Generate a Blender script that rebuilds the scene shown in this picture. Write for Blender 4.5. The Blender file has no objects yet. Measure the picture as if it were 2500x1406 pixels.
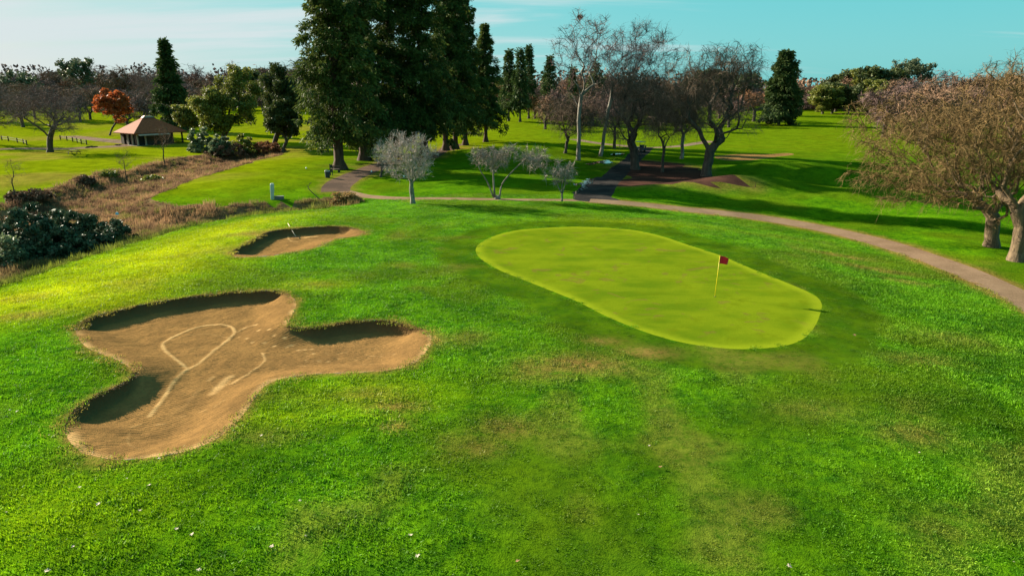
import bpy, math, random
import numpy as np
from mathutils import Vector
from mathutils.geometry import delaunay_2d_cdt

sc = bpy.context.scene
col = sc.collection
RNG = np.random.default_rng(7)
random.seed(7)

# ------------------------------------------------------------------ camera
HC, PITCH, F = 10.3, math.radians(16.0), 1667.0
cam = bpy.data.cameras.new("camera")
cam.sensor_width = 36.0
cam.lens = F * 36.0 / 2500.0
cam.clip_start, cam.clip_end = 0.5, 6000
camo = bpy.data.objects.new("camera", cam)
camo.location = (0, 0, HC)
camo.rotation_euler = (math.pi / 2 - PITCH, 0, 0)
col.objects.link(camo)
sc.camera = camo

# ------------------------------------------------------------------ sky, sun, exposure
SUN_EL, SUN_AZ = math.radians(22.5), math.radians(31)      # azimuth measured from -X towards +Y
SUN = Vector((-math.cos(SUN_EL) * math.cos(SUN_AZ), math.cos(SUN_EL) * math.sin(SUN_AZ), math.sin(SUN_EL)))
w = bpy.data.worlds.new("World"); sc.world = w; w.use_nodes = True
nt = w.node_tree; L = nt.links.new
bg = nt.nodes["Background"]
sky = nt.nodes.new("ShaderNodeTexSky"); sky.sky_type = 'NISHITA'; sky.sun_disc = False
sky.sun_elevation = SUN_EL; sky.sun_rotation = -(math.pi / 2 - SUN_AZ)
def N(tree, t, **kw):
    n = tree.nodes.new(t)
    for k, v in kw.items():
        setattr(n, k, v)
    return n
def M2(tree, op, a, b=None, c=None, clamp=False):
    n = tree.nodes.new("ShaderNodeMath"); n.operation = op; n.use_clamp = clamp
    for i, x in enumerate((a, b, c)):
        if x is None: continue
        if isinstance(x, (int, float)): n.inputs[i].default_value = x
        else: tree.links.new(x, n.inputs[i])
    return n.outputs[0]
sep = N(nt, "ShaderNodeSeparateColor"); L(sky.outputs[0], sep.inputs[0])
chan = []
for i, (p, k, o) in enumerate(((.90, .122, .03), (.20, 1.01, 0), (.16, 1.12, 0))):
    chan.append(M2(nt, 'ADD', M2(nt, 'MULTIPLY', M2(nt, 'POWER', sep.outputs[i], p), k), o))
cmb = N(nt, "ShaderNodeCombineColor")
for i in range(3): L(chan[i], cmb.inputs[i])
# high thin cloud: direction projected on a cloud plane
tc = N(nt, "ShaderNodeTexCoord"); sx = N(nt, "ShaderNodeSeparateXYZ"); L(tc.outputs['Generated'], sx.inputs[0])
zz = M2(nt, 'ADD', M2(nt, 'MAXIMUM', sx.outputs[2], 0.0), 0.09)
px = M2(nt, 'DIVIDE', sx.outputs[0], zz); py = M2(nt, 'DIVIDE', sx.outputs[1], zz)
cv = N(nt, "ShaderNodeCombineXYZ"); L(px, cv.inputs[0]); L(py, cv.inputs[1])
mp = N(nt, "ShaderNodeMapping"); L(cv.outputs[0], mp.inputs[0])
mp.inputs['Rotation'].default_value = (0, 0, math.radians(14)); mp.inputs['Scale'].default_value = (.30, 1.25, 1)
n1 = N(nt, "ShaderNodeTexNoise"); L(mp.outputs[0], n1.inputs['Vector'])
n1.inputs['Scale'].default_value = 1.0; n1.inputs['Detail'].default_value = 7; n1.inputs['Roughness'].default_value = .55
n1.inputs['Distortion'].default_value = .35
lf = M2(nt, 'MULTIPLY', sx.outputs[0], -.27)
cl = N(nt, "ShaderNodeMapRange"); cl.interpolation_type = 'SMOOTHSTEP'
L(M2(nt, 'ADD', n1.outputs[0], lf), cl.inputs[0]); cl.inputs[1].default_value = .46; cl.inputs[2].default_value = .72
fade = N(nt, "ShaderNodeMapRange"); L(sx.outputs[2], fade.inputs[0]); fade.inputs[1].default_value = .0; fade.inputs[2].default_value = .07
cf = M2(nt, 'MULTIPLY', M2(nt, 'MULTIPLY', cl.outputs[0], fade.outputs[0]), .85)
mx = N(nt, "ShaderNodeMix", data_type='RGBA'); L(cf, mx.inputs[0]); L(cmb.outputs[0], mx.inputs[6])
mx.inputs[7].default_value = (1.50, 1.66, 1.70, 1)
hzf = N(nt, "ShaderNodeMapRange"); hzf.interpolation_type = 'SMOOTHSTEP'; L(sx.outputs[2], hzf.inputs[0])      # pale thick air low in the sky, stronger towards the sun
for i_, v_ in enumerate((-.02, .14, .5, 0.)): hzf.inputs[i_ + 1].default_value = v_
sdf = N(nt, "ShaderNodeMapRange"); sdf.interpolation_type = 'SMOOTHSTEP'; L(sx.outputs[0], sdf.inputs[0])
for i_, v_ in enumerate((-.75, .35, 1., .06)): sdf.inputs[i_ + 1].default_value = v_
mx2 = N(nt, "ShaderNodeMix", data_type='RGBA'); L(M2(nt, 'MULTIPLY', hzf.outputs[0], sdf.outputs[0]), mx2.inputs[0]); L(mx.outputs[2], mx2.inputs[6])
mx2.inputs[7].default_value = (1.42, 1.62, 1.66, 1)
L(mx2.outputs[2], bg.inputs[0]); bg.inputs[1].default_value = 0.132

sl = bpy.data.lights.new("sun", 'SUN'); sl.energy = 5.0; sl.angle = math.radians(0.6); sl.color = (1, .90, .70)
so = bpy.data.objects.new("sun", sl); so.rotation_euler = SUN.to_track_quat('Z', 'Y').to_euler(); so.location = (-60, 30, 60)
col.objects.link(so)
sc.view_settings.view_transform = 'Standard'; sc.view_settings.look = 'None'
sc.view_settings.exposure = 1.85; sc.view_settings.gamma = 1.0; sc.view_settings.use_curve_mapping = False
sc.cycles.max_bounces = 6; sc.cycles.transparent_max_bounces = 4
sc.cycles.diffuse_bounces = 3; sc.cycles.glossy_bounces = 2; sc.cycles.transmission_bounces = 3
sc.cycles.sample_clamp_indirect = 4

# ------------------------------------------------------------------ projection
CP, SP = math.cos(PITCH), math.sin(PITCH)
def ray(u, v):
    xc = (u - 1250) / F; yc = (703 - v) / F
    return np.array([xc, CP + yc * SP, -SP + yc * CP])
def plane_pts(pts, z):
    out = []
    for u, v in pts:
        d = ray(u, v); t = (z - HC) / d[2]; out.append((d[0] * t, d[1] * t))
    return np.array(out)
def z_at(y, v):                         # height seen at image row v at depth y
    d = ray(1250, v); return HC + d[2] * y / d[1]
def x_at(y, u, z):                      # lateral position of column u for a point (., y, z)
    depth = y * CP - (z - HC) * SP
    return (u - 1250) / F * depth

def seg_dist(px, py, poly, closed=True):
    n = len(poly); d = np.full(px.shape, 1e9)
    for i in range(n if closed else n - 1):
        a = poly[i]; b = poly[(i + 1) % n]
        ex, ey = b[0] - a[0], b[1] - a[1]; q = ex * ex + ey * ey + 1e-12
        t = np.clip(((px - a[0]) * ex + (py - a[1]) * ey) / q, 0, 1)
        d = np.minimum(d, np.hypot(px - a[0] - t * ex, py - a[1] - t * ey))
    return d
def inside(px, py, poly):
    r = np.zeros(px.shape, bool); n = len(poly); j = n - 1
    for i in range(n):
        xi, yi = poly[i]; xj, yj = poly[j]
        if yi != yj:
            r ^= ((yi > py) != (yj > py)) & (px < (xj - xi) * (py - yi) / (yj - yi) + xi)
        j = i
    return r
def sdist(px, py, poly):                # positive inside
    d = seg_dist(px, py, poly); return np.where(inside(px, py, poly), d, -d)
def sstep(a, b, x):
    t = np.clip((x - a) / (b - a), 0, 1); return t * t * (3 - 2 * t)
def smooth_closed(pts, k=6):            # closed Catmull-Rom
    P = np.array(pts, float); n = len(P); out = []
    for i in range(n):
        p0, p1, p2, p3 = P[i - 1], P[i], P[(i + 1) % n], P[(i + 2) % n]
        for s in range(k):
            t = s / k
            out.append(.5 * ((2 * p1) + (-p0 + p2) * t + (2 * p0 - 5 * p1 + 4 * p2 - p3) * t * t + (-p0 + 3 * p1 - 3 * p2 + p3) * t ** 3))
    return np.array(out)
def smooth_open(pts, k=6):
    P = np.array(pts, float); P = np.vstack([2 * P[0] - P[1], P, 2 * P[-1] - P[-2]]); out = []
    for i in range(1, len(P) - 2):
        p0, p1, p2, p3 = P[i - 1], P[i], P[i + 1], P[i + 2]
        for s in range(k):
            t = s / k
            out.append(.5 * ((2 * p1) + (-p0 + p2) * t + (2 * p0 - 5 * p1 + 4 * p2 - p3) * t * t + (-p0 + 3 * p1 - 3 * p2 + p3) * t ** 3))
    out.append(P[-2]); return np.array(out)
def resample(poly, step, closed=True):
    P = np.vstack([poly, poly[:1]]) if closed else np.array(poly)
    s = np.concatenate([[0], np.cumsum(np.hypot(*np.diff(P, axis=0).T))])
    n = max(8, int(s[-1] / step)); q = np.linspace(0, s[-1], n, endpoint=not closed)
    return np.stack([np.interp(q, s, P[:, 0]), np.interp(q, s, P[:, 1])], 1)

def vnoise(x, y, s, seed=0):            # smooth value noise
    r = np.random.default_rng(seed).random((256, 256))
    X, Y = x / s, y / s; i, j = np.floor(X).astype(int), np.floor(Y).astype(int)
    fx, fy = X - i, Y - j; fx = fx * fx * (3 - 2 * fx); fy = fy * fy * (3 - 2 * fy)
    g = lambda a, b: r[a % 256, b % 256]
    return (g(i, j) * (1 - fx) + g(i + 1, j) * fx) * (1 - fy) + (g(i, j + 1) * (1 - fx) + g(i + 1, j + 1) * fx) * fy

# ------------------------------------------------------------------ terrain height
ZL = -.75
def low(x, y):                         # level of the land round the mound
    return -.40 - 1.0 * sstep(4, 26, x) * sstep(82, 58, y) - .7 * sstep(-6, -22, x) * sstep(92, 66, y)
MOUND = plane_pts([(0, 690), (130, 645), (300, 590), (480, 540), (600, 520), (740, 506), (880, 500), (1000, 497), (1200, 492),
                   (1400, 495), (1520, 507), (1650, 517), (1850, 543), (2050, 580), (2250, 640), (2400, 705), (2560, 800),
                   (3300, 1150), (3300, 2400), (-1600, 2400), (-1500, 1100), (-500, 830)], ZL)
BRUSH_PX = [(0, 690), (130, 645), (300, 590), (480, 538), (600, 518), (740, 505), (870, 499), (882, 489), (840, 481), (780, 482), (690, 488),
            (560, 492), (430, 492), (368, 477), (440, 458), (560, 420), (640, 390), (700, 373), (690, 364), (620, 370), (500, 379),
            (400, 398), (310, 418), (190, 442), (70, 478), (-20, 500), (-400, 560), (-700, 900)]
BRUSH = plane_pts(BRUSH_PX, ZL)
BUMPS = []
for (u, v, a, rx, ry) in [(1835, 466, .95, 6, 2.6), (1985, 446, 1.25, 7, 2.8), (1880, 425, 1.1, 6, 3.2), (2120, 482, .5, 6, 3), (2250, 440, .8, 9, 4),
                          (1290, 384, 1.5, 15, 5), (1210, 455, .5, 6, 3), (2010, 415, .8, 9, 4), (640, 450, .3, 9, 5), (2330, 530, .45, 6, 3), (1700, 468, .45, 7, 2.5)]:
    c = plane_pts([(u, v)], ZL)[0]; BUMPS.append((c[0], c[1], a, rx, ry))
def hgt(x, y):
    x = np.asarray(x, float); y = np.asarray(y, float)
    dm = sdist(x, y, MOUND)
    zl = low(x, y); h = zl + (-zl) * sstep(-1.5, 12, dm)
    h = h - .35 * sstep(10, 40, x) * sstep(0, 10, dm)
    db = sdist(x, y, BRUSH)
    h = h - 1.4 * sstep(-.2, 3.4, db) + .25 * sstep(0, 3, db) * (vnoise(x, y, 3.1, 5) - .5)
    for cx, cy, a, rx, ry in BUMPS:
        h = h + 1.35 * a * np.exp(-((x - cx) / rx) ** 2 - ((y - cy) / ry) ** 2)
    r = np.hypot(x, y)
    h = h + 3.3 * sstep(130, 340, y) + 14 * sstep(520, 1400, r)
    h = h + .22 * (vnoise(x, y, 9, 1) - .5) * sstep(8, 30, y) + 1.2 * (vnoise(x, y, 45, 2) - .5) * sstep(70, 160, y)
    return h
def hit(u, v):
    d = ray(u, v); lo, hi = 8.0, 900.0
    for _ in range(4):
        t = np.geomspace(lo, hi, 220)
        z = HC + d[2] * t - hgt(d[0] * t, d[1] * t)
        k = np.argmax(z < 0) if (z < 0).any() else len(t) - 1
        lo, hi = t[max(k - 1, 0)], t[k]
    t = (lo + hi) / 2
    return np.array([d[0] * t, d[1] * t])
def hits(pts): return np.array([hit(u, v) for u, v in pts])
def P3(u, v):
    p = hit(u, v); return Vector((p[0], p[1], float(hgt(p[0], p[1]))))

# ------------------------------------------------------------------ outlines
B1_PX = [(190, 796), (228, 772), (280, 760), (324, 748), (400, 734), (480, 722), (580, 712), (660, 709), (692, 713), (716, 727), (723, 745), (713, 770),
         (704, 794), (740, 800), (780, 797), (860, 784), (940, 782), (1000, 794), (1046, 812), (1054, 832), (1040, 858), (1014, 885), (960, 902), (860, 910),
         (780, 912), (700, 922), (652, 938), (622, 972), (600, 1004), (560, 1048), (500, 1085), (440, 1104), (360, 1117), (292, 1122), (240, 1115), (200, 1104),
         (172, 1080), (158, 1048), (174, 1008), (220, 972), (272, 948), (314, 926), (322, 905), (300, 886), (260, 868), (212, 848), (188, 820)]
B2_PX = [(560, 618), (581, 628), (626, 627), (674, 623), (738, 612), (786, 599), (818, 584), (866, 577), (893, 571), (880, 562), (850, 555), (806, 552),
         (762, 554), (719, 557), (698, 559), (674, 562), (652, 567), (634, 576), (608, 590), (584, 604)]
GREEN_PX = [(1162, 616), (1166, 600), (1192, 582), (1252, 564), (1340, 556), (1420, 554), (1500, 558), (1560, 564), (1620, 578), (1680, 598), (1760, 624),
            (1840, 658), (1920, 690), (1972, 712), (1996, 726), (2006, 742), (2004, 760), (1992, 792), (1968, 822), (1932, 840), (1880, 849), (1800, 852),
            (1720, 845), (1640, 830), (1560, 805), (1480, 772), (1400, 732), (1300, 692), (1220, 660), (1176, 634)]
B3_PX = [(1745, 382), (1800, 377), (1870, 377), (1920, 374), (1938, 378), (1890, 384), (1840, 391), (1770, 392)]
def outline(px_pts, step, k=5): return resample(smooth_closed(hits(px_pts), k), step)
B1 = outline(B1_PX, .12); B2 = outline(B2_PX, .16); GREEN = outline(GREEN_PX, .3); B3 = outline(B3_PX, .8)
def ribbon(px_pts, width, step=1.0, k=6, wfn=None):
    c = resample(smooth_open(hits(px_pts), k), step, False)
    t = np.gradient(c, axis=0); t /= np.linalg.norm(t, axis=1)[:, None] + 1e-9
    n = np.stack([-t[:, 1], t[:, 0]], 1)
    wv = np.full(len(c), width / 2.0) if wfn is None else np.array([wfn(s) for s in np.linspace(0, 1, len(c))]) / 2
    wv = wv * (1 + .12 * (vnoise(c[:, 0], c[:, 1], 2.3, 9) - .5))
    return np.vstack([c + n * wv[:, None], (c - n * wv[:, None])[::-1]])
PATH_A = ribbon([(1440, 490), (1500, 494), (1570, 500), (1650, 509), (1750, 519), (1850, 531), (1950, 547), (2050, 567), (2150, 592), (2250, 624),
                 (2350, 661), (2450, 706), (2560, 765), (2750, 880)], 2.35)
PATH_B = ribbon([(1470, 490), (1400, 489), (1300, 488), (1150, 486), (1000, 485), (900, 480), (862, 473), (832, 464)], 1.7)
PATH_C = ribbon([(820, 468), (822, 456), (846, 438), (885, 421), (925, 405), (985, 390), (1060, 378), (1096, 362), (1112, 352)], 3.4)
PATH_D = ribbon([(1452, 493), (1478, 452), (1508, 421), (1540, 394), (1566, 374), (1578, 360)], 2.9)
PAD = outline([(1400, 487), (1408, 466), (1430, 446), (1458, 432), (1476, 440), (1464, 470), (1506, 486), (1520, 495), (1450, 493)], .6, 3)
ROAD = ribbon([(-60, 366), (60, 363), (150, 364), (225, 360), (290, 357), (330, 352), (300, 347), (250, 342), (205, 337), (165, 333)], 4.2, 1.5)
FARPATH = ribbon([(1400, 340), (1460, 350), (1520, 356), (1575, 361), (1650, 358), (1705, 350), (1740, 345)], 2.6, 1.5)
def ragged(o_, amp, s_): return o_ + np.stack([vnoise(o_[:, 0], o_[:, 1], s_, 81) - .5, vnoise(o_[:, 0], o_[:, 1], s_, 82) - .5], 1) * amp
MULCH = outline([(1516, 398), (1580, 392), (1640, 398), (1720, 418), (1790, 428), (1830, 440), (1760, 449), (1680, 452), (1600, 452), (1508, 452), (1496, 444), (1516, 426)], .8, 3)

# ------------------------------------------------------------------ mesh helpers
def tag(o, label=None, cat=None, group=None, kind=None):
    for k, v in (("label", label), ("category", cat), ("group", group), ("kind", kind)):
        if v: o[k] = v
    return o
def mesh_np(name, V, T, mat=None, parent=None, attrs=None, smooth=False, link=True, me_only=False):
    V = np.ascontiguousarray(V, np.float32); T = np.ascontiguousarray(T, np.int32); k = T.shape[1]
    me = bpy.data.meshes.new(name)
    me.vertices.add(len(V)); me.vertices.foreach_set("co", V.ravel())
    me.loops.add(T.size); me.loops.foreach_set("vertex_index", T.ravel())
    me.polygons.add(len(T)); me.polygons.foreach_set("loop_start", np.arange(0, T.size, k, dtype=np.int32))
    me.polygons.foreach_set("loop_total", np.full(len(T), k, np.int32))
    me.polygons.foreach_set("use_smooth", np.full(len(T), smooth, bool))
    for an, a in (attrs or {}).items():
        a = np.ascontiguousarray(a, np.float32)
        if a.ndim == 1: me.attributes.new(an, 'FLOAT', 'POINT').data.foreach_set("value", a)
        else:
            me.attributes.new(an, 'FLOAT_COLOR', 'POINT').data.foreach_set("color", np.hstack([a, np.ones((len(a), 1), np.float32)]).ravel())
    if mat: me.materials.append(mat)
    me.update(calc_edges=True)
    if me_only: return me
    o = bpy.data.objects.new(name, me)
    if link: col.objects.link(o)
    if parent: o.parent = parent
    return o
def empty(name, loc, label, cat, group=None, rz=0):
    o = bpy.data.objects.new(name, None); o.empty_display_size = .3; col.objects.link(o)
    o.location = loc; o.rotation_euler = (0, 0, rz); return tag(o, label, cat, group)
class MB:                                # collects triangles
    def __init__(s): s.V = []; s.T = []; s.n = 0
    def add(s, V, T):
        s.V.append(np.asarray(V, float)); s.T.append(np.asarray(T, int) + s.n); s.n += len(V); return s
    def box(s, c, d, rz=0, taper=1.0):
        x, y, z = d[0] / 2, d[1] / 2, d[2] / 2
        V = np.array([(-x, -y, -z), (x, -y, -z), (x, y, -z), (-x, y, -z), (-x * taper, -y * taper, z), (x * taper, -y * taper, z), (x * taper, y * taper, z), (-x * taper, y * taper, z)])
        cr, sr = math.cos(rz), math.sin(rz)
        V = np.stack([V[:, 0] * cr - V[:, 1] * sr, V[:, 0] * sr + V[:, 1] * cr, V[:, 2]], 1) + np.array(c)
        q = [(0, 3, 2, 1), (4, 5, 6, 7), (0, 1, 5, 4), (1, 2, 6, 5), (2, 3, 7, 6), (3, 0, 4, 7)]
        return s.add(V, [t for a, b, c_, d_ in q for t in ((a, b, c_), (a, c_, d_))])
    def tube(s, pts, rad, k=8, cap=True):
        pts = np.asarray(pts, float); rad = np.broadcast_to(rad, (len(pts),)); V = []; T = []
        for i, p in enumerate(pts):
            t = pts[min(i + 1, len(pts) - 1)] - pts[max(i - 1, 0)]; t = t / (np.linalg.norm(t) + 1e-9)
            a = np.cross(t, (0, 0, 1.0) if abs(t[2]) < .9 else (1.0, 0, 0)); a /= np.linalg.norm(a); b = np.cross(t, a)
            for j in range(k):
                an = 2 * math.pi * j / k; V.append(p + rad[i] * (math.cos(an) * a + math.sin(an) * b))
        for i in range(len(pts) - 1):
            for j in range(k):
                A, B, C, D = i * k + j, i * k + (j + 1) % k, (i + 1) * k + (j + 1) % k, (i + 1) * k + j
                T += [(A, C, B), (A, D, C)]
        if cap:
            for j in range(1, k - 1):
                T += [(0, j, j + 1), ((len(pts) - 1) * k, (len(pts) - 1) * k + j + 1, (len(pts) - 1) * k + j)]
        return s.add(V, T)
    def build(s, name, mat, parent=None, smooth=False):
        return mesh_np(name, np.vstack(s.V), np.vstack(s.T), mat, parent, smooth=smooth)

# ------------------------------------------------------------------ materials
def newmat(name):
    m = bpy.data.materials.new(name); m.use_nodes = True; t = m.node_tree
    b = t.nodes["Principled BSDF"]; b.inputs["Roughness"].default_value = .8
    b.inputs["Specular IOR Level"].default_value = .2
    return m, t, b
def noise(t, vec, scale, detail=3, rough=.55, dist=0):
    n = N(t, "ShaderNodeTexNoise"); n.inputs['Scale'].default_value = scale; n.inputs['Detail'].default_value = detail
    n.inputs['Roughness'].default_value = rough; n.inputs['Distortion'].default_value = dist
    if vec is not None: t.links.new(vec, n.inputs['Vector'])
    return n.outputs[0]
def maprange(t, x, a, b, c=0., d=1., smooth=True):
    n = N(t, "ShaderNodeMapRange")
    if smooth: n.interpolation_type = 'SMOOTHSTEP'
    t.links.new(x, n.inputs[0])
    for i, v in enumerate((a, b, c, d)): n.inputs[i + 1].default_value = v
    return n.outputs[0]
def mix(t, f, a, b):
    n = N(t, "ShaderNodeMix", data_type='RGBA')
    if isinstance(f, (int, float)): n.inputs[0].default_value = f
    else: t.links.new(f, n.inputs[0])
    for k, x in ((6, a), (7, b)):
        if isinstance(x, tuple): n.inputs[k].default_value = (*x, 1)
        else: t.links.new(x, n.inputs[k])
    return n.outputs[2]
def wpos(t): return N(t, "ShaderNodeNewGeometry").outputs['Position']
def bump(t, b, h, strength, dist):
    n = N(t, "ShaderNodeBump"); n.inputs['Distance'].default_value = dist
    if isinstance(strength, (int, float)): n.inputs['Strength'].default_value = strength
    else: t.links.new(strength, n.inputs['Strength'])
    t.links.new(h, n.inputs['Height']); t.links.new(n.outputs[0], b.inputs['Normal']); return n
def plain(name, c, rough=.7, metal=0, var=.25, scale=6, spec=.3):
    m, t, b = newmat(name); tcn = N(t, "ShaderNodeTexCoord").outputs['Object']
    n = noise(t, tcn, scale, 4)
    t.links.new(mix(t, n, tuple(x * (1 - var) for x in c), tuple(min(1, x * (1 + var)) for x in c)), b.inputs['Base Color'])
    b.inputs['Roughness'].default_value = rough; b.inputs['Metallic'].default_value = metal; b.inputs['Specular IOR Level'].default_value = spec
    return m

def turf_colour(t, mask):
    """colour of turf from world position and the mask (R dry, G short-mown, B yellow, with painted sunlight)"""
    p = wpos(t); sm = N(t, "ShaderNodeSeparateColor"); t.links.new(mask, sm.inputs[0])
    n1 = noise(t, p, .10, 3); n2 = noise(t, p, .55, 4, .6); n3 = noise(t, p, 2.6, 4, .6); n4 = noise(t, p, 9.0, 3, .6)
    a = mix(t, maprange(t, n2, .35, .65), (.033, .122, .004), (.082, .212, .004))
    a = mix(t, maprange(t, n3, .38, .68, 0, .75), a, (.120, .262, .004))
    a = mix(t, maprange(t, n1, .46, .60, 0, .7), a, (.095, .150, .005))
    a = mix(t, maprange(t, noise(t, p, .21, 3, .6), .50, .64, 0, .55), a, (.022, .072, .002))
    a = mix(t, maprange(t, n4, .30, .52, .75, 0), a, (.022, .070, .003))
    y = M2(t, 'MULTIPLY', sm.outputs[2], maprange(t, n3, .25, .6, .55, 1))
    a = mix(t, y, a, (.330, .345, .003))
    s = M2(t, 'MULTIPLY', sm.outputs[1], .85)
    a = mix(t, s, a, mix(t, maprange(t, n2, .35, .65), (.030, .078, .003), (.056, .104, .003)))
    d = M2(t, 'MULTIPLY', sm.outputs[0], maprange(t, M2(t, 'ADD', M2(t, 'MULTIPLY', n3, .6), M2(t, 'MULTIPLY', n4, .5)), .36, .62, .15, 1.))
    a = mix(t, d, a, mix(t, n2, (.20, .135, .030), (.27, .15, .055)))
    hv_ = N(t, "ShaderNodeHueSaturation"); t.links.new(maprange(t, noise(t, p, .42, 5, .65), .3, .7, .74, 1.16), hv_.inputs['Value']); t.links.new(a, hv_.inputs['Color'])
    return hv_.outputs[0], p, sm

def ground_mat():
    m, t, b = newmat("turf"); at = N(t, "ShaderNodeAttribute", attribute_name="mask")
    c, p, sm = turf_colour(t, at.outputs['Color'])
    hg = N(t, "ShaderNodeHueSaturation"); hg.inputs['Value'].default_value = .80; t.links.new(c, hg.inputs['Color'])
    t.links.new(hg.outputs[0], b.inputs['Base Color']); b.inputs['Roughness'].default_value = 1; b.inputs['Specular IOR Level'].default_value = 0
    h = M2(t, 'ADD', noise(t, p, 5, 5, .65), M2(t, 'MULTIPLY', noise(t, p, 24, 3), .5))
    bump(t, b, h, maprange(t, sm.outputs[1], 0, 1, .8, .15, False), .10)
    return m
def blade_mat():
    m, t, b = newmat("grass_blade"); at = N(t, "ShaderNodeAttribute", attribute_name="mask", attribute_type='INSTANCER')
    tn = N(t, "ShaderNodeAttribute", attribute_name="tone")
    c, p, sm = turf_colour(t, at.outputs['Color'])
    hs = N(t, "ShaderNodeHueSaturation"); t.links.new(c, hs.inputs['Color'])
    t.links.new(maprange(t, tn.outputs['Fac'], 0, 1, 1.0, 1.9, False), hs.inputs['Value'])
    out = t.nodes["Material Output"]; tr = N(t, "ShaderNodeBsdfTranslucent"); ms = N(t, "ShaderNodeMixShader"); ms.inputs[0].default_value = .40
    t.links.new(hs.outputs[0], b.inputs['Base Color']); t.links.new(hs.outputs[0], tr.inputs[0])
    b.inputs['Roughness'].default_value = .6; b.inputs['Specular IOR Level'].default_value = .15
    t.links.new(b.outputs[0], ms.inputs[1]); t.links.new(tr.outputs[0], ms.inputs[2]); t.links.new(ms.outputs[0], out.inputs[0])
    return m
def green_mat():
    m, t, b = newmat("putting_turf"); p = wpos(t)
    at = N(t, "ShaderNodeAttribute", attribute_name="rim")
    n1 = noise(t, p, .22, 3); n2 = noise(t, p, .9, 4, .6); n3 = noise(t, p, 14, 3)
    mpn = N(t, "ShaderNodeMapping"); t.links.new(p, mpn.inputs[0]); mpn.inputs['Rotation'].default_value = (0, 0, math.radians(-28)); mpn.inputs['Scale'].default_value = (.35, .8, 1)
    st = noise(t, mpn.outputs[0], 1.0, 2)
    a = mix(t, maprange(t, n1, .35, .65), (.068, .114, .004), (.112, .152, .005))
    a = mix(t, maprange(t, st, .4, .62, 0, .45), a, (.138, .175, .006))
    a = mix(t, maprange(t, n2, .52, .70, 0, .5), a, (.080, .105, .003))
    a = mix(t, maprange(t, noise(t, p, .7, 2, .5, 1.0), .61, .68, 0, .5), a, (.12, .08, .02))
    a = mix(t, maprange(t, n3, .3, .7, 0, .22), a, (.07, .10, .003))
    a = mix(t, maprange(t, at.outputs['Fac'], .1, .95, .0, .9), a, (.165, .205, .008))
    t.links.new(a, b.inputs['Base Color']); b.inputs['Roughness'].default_value = 1; b.inputs['Specular IOR Level'].default_value = 0
    bump(t, b, M2(t, 'ADD', noise(t, p, 30, 3), noise(t, p, 4, 3)), .35, .03)
    return m
def sand_mat():
    m, t, b = newmat("bunker_sand"); p = wpos(t)
    at = N(t, "ShaderNodeAttribute", attribute_name="mask"); sm = N(t, "ShaderNodeSeparateColor"); t.links.new(at.outputs['Color'], sm.inputs[0])
    n1 = noise(t, p, .8, 4); n2 = noise(t, p, 7, 5, .7); n3 = noise(t, p, 40, 3)
    a = mix(t, maprange(t, n1, .35, .65), (.155, .086, .032), (.208, .114, .041))
    a = mix(t, maprange(t, n2, .4, .7, 0, .6), a, (.105, .062, .026))
    a = mix(t, maprange(t, sm.outputs[0], .15, .9, 0, .85), a, (.40, .245, .105))       # loose pale sand of tracks and rims
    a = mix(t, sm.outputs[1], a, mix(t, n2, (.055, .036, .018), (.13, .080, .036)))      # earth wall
    t.links.new(a, b.inputs['Base Color']); b.inputs['Roughness'].default_value = 1; b.inputs['Specular IOR Level'].default_value = 0
    wv = N(t, "ShaderNodeTexWave"); wv.inputs['Scale'].default_value = 2.2; wv.inputs['Distortion'].default_value = 9; wv.inputs['Detail'].default_value = 2
    wv.inputs['Detail Scale'].default_value = .35
    mpn = N(t, "ShaderNodeMapping"); t.links.new(p, mpn.inputs[0]); mpn.inputs['Rotation'].default_value = (0, 0, math.radians(55)); t.links.new(mpn.outputs[0], wv.inputs['Vector'])
    h = M2(t, 'ADD', M2(t, 'MULTIPLY', wv.outputs[1], .22), M2(t, 'ADD', M2(t, 'MULTIPLY', n2, .8), M2(t, 'MULTIPLY', n3, .4)))
    bump(t, b, h, .8, .05)
    return m
def asphalt_mat(name, c1, c2, rough=.85):
    m, t, b = newmat(name); p = wpos(t)
    n1 = noise(t, p, .35, 4, .6); n2 = noise(t, p, 6, 4, .7); n3 = noise(t, p, 45, 2)
    a = mix(t, maprange(t, n1, .35, .65), c1, c2)
    a = mix(t, maprange(t, n2, .45, .75, 0, .4), a, tuple(x * 1.45 for x in c2))
    a = mix(t, maprange(t, n3, .4, .7, 0, .3), a, tuple(x * .6 for x in c1))
    t.links.new(a, b.inputs['Base Color']); b.inputs['Roughness'].default_value = rough; b.inputs['Specular IOR Level'].default_value = 0
    bump(t, b, M2(t, 'ADD', n2, n3), .4, .03)
    return m
def bark_mat(name, c1, c2, scale=4):
    m, t, b = newmat(name); tcn = N(t, "ShaderNodeTexCoord").outputs['Object']
    mpn = N(t, "ShaderNodeMapping"); t.links.new(tcn, mpn.inputs[0]); mpn.inputs['Scale'].default_value = (1, 1, .22)
    n = noise(t, mpn.outputs[0], scale, 5, .7); n2 = noise(t, tcn, 1.1, 3)
    a = mix(t, maprange(t, n, .35, .65), c1, c2); a = mix(t, maprange(t, n2, .5, .75, 0, .5), a, tuple(x * .6 for x in c1))
    t.links.new(a, b.inputs['Base Color']); b.inputs['Roughness'].default_value = .9
    bump(t, b, n, 1.0, .08)
    return m
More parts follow.
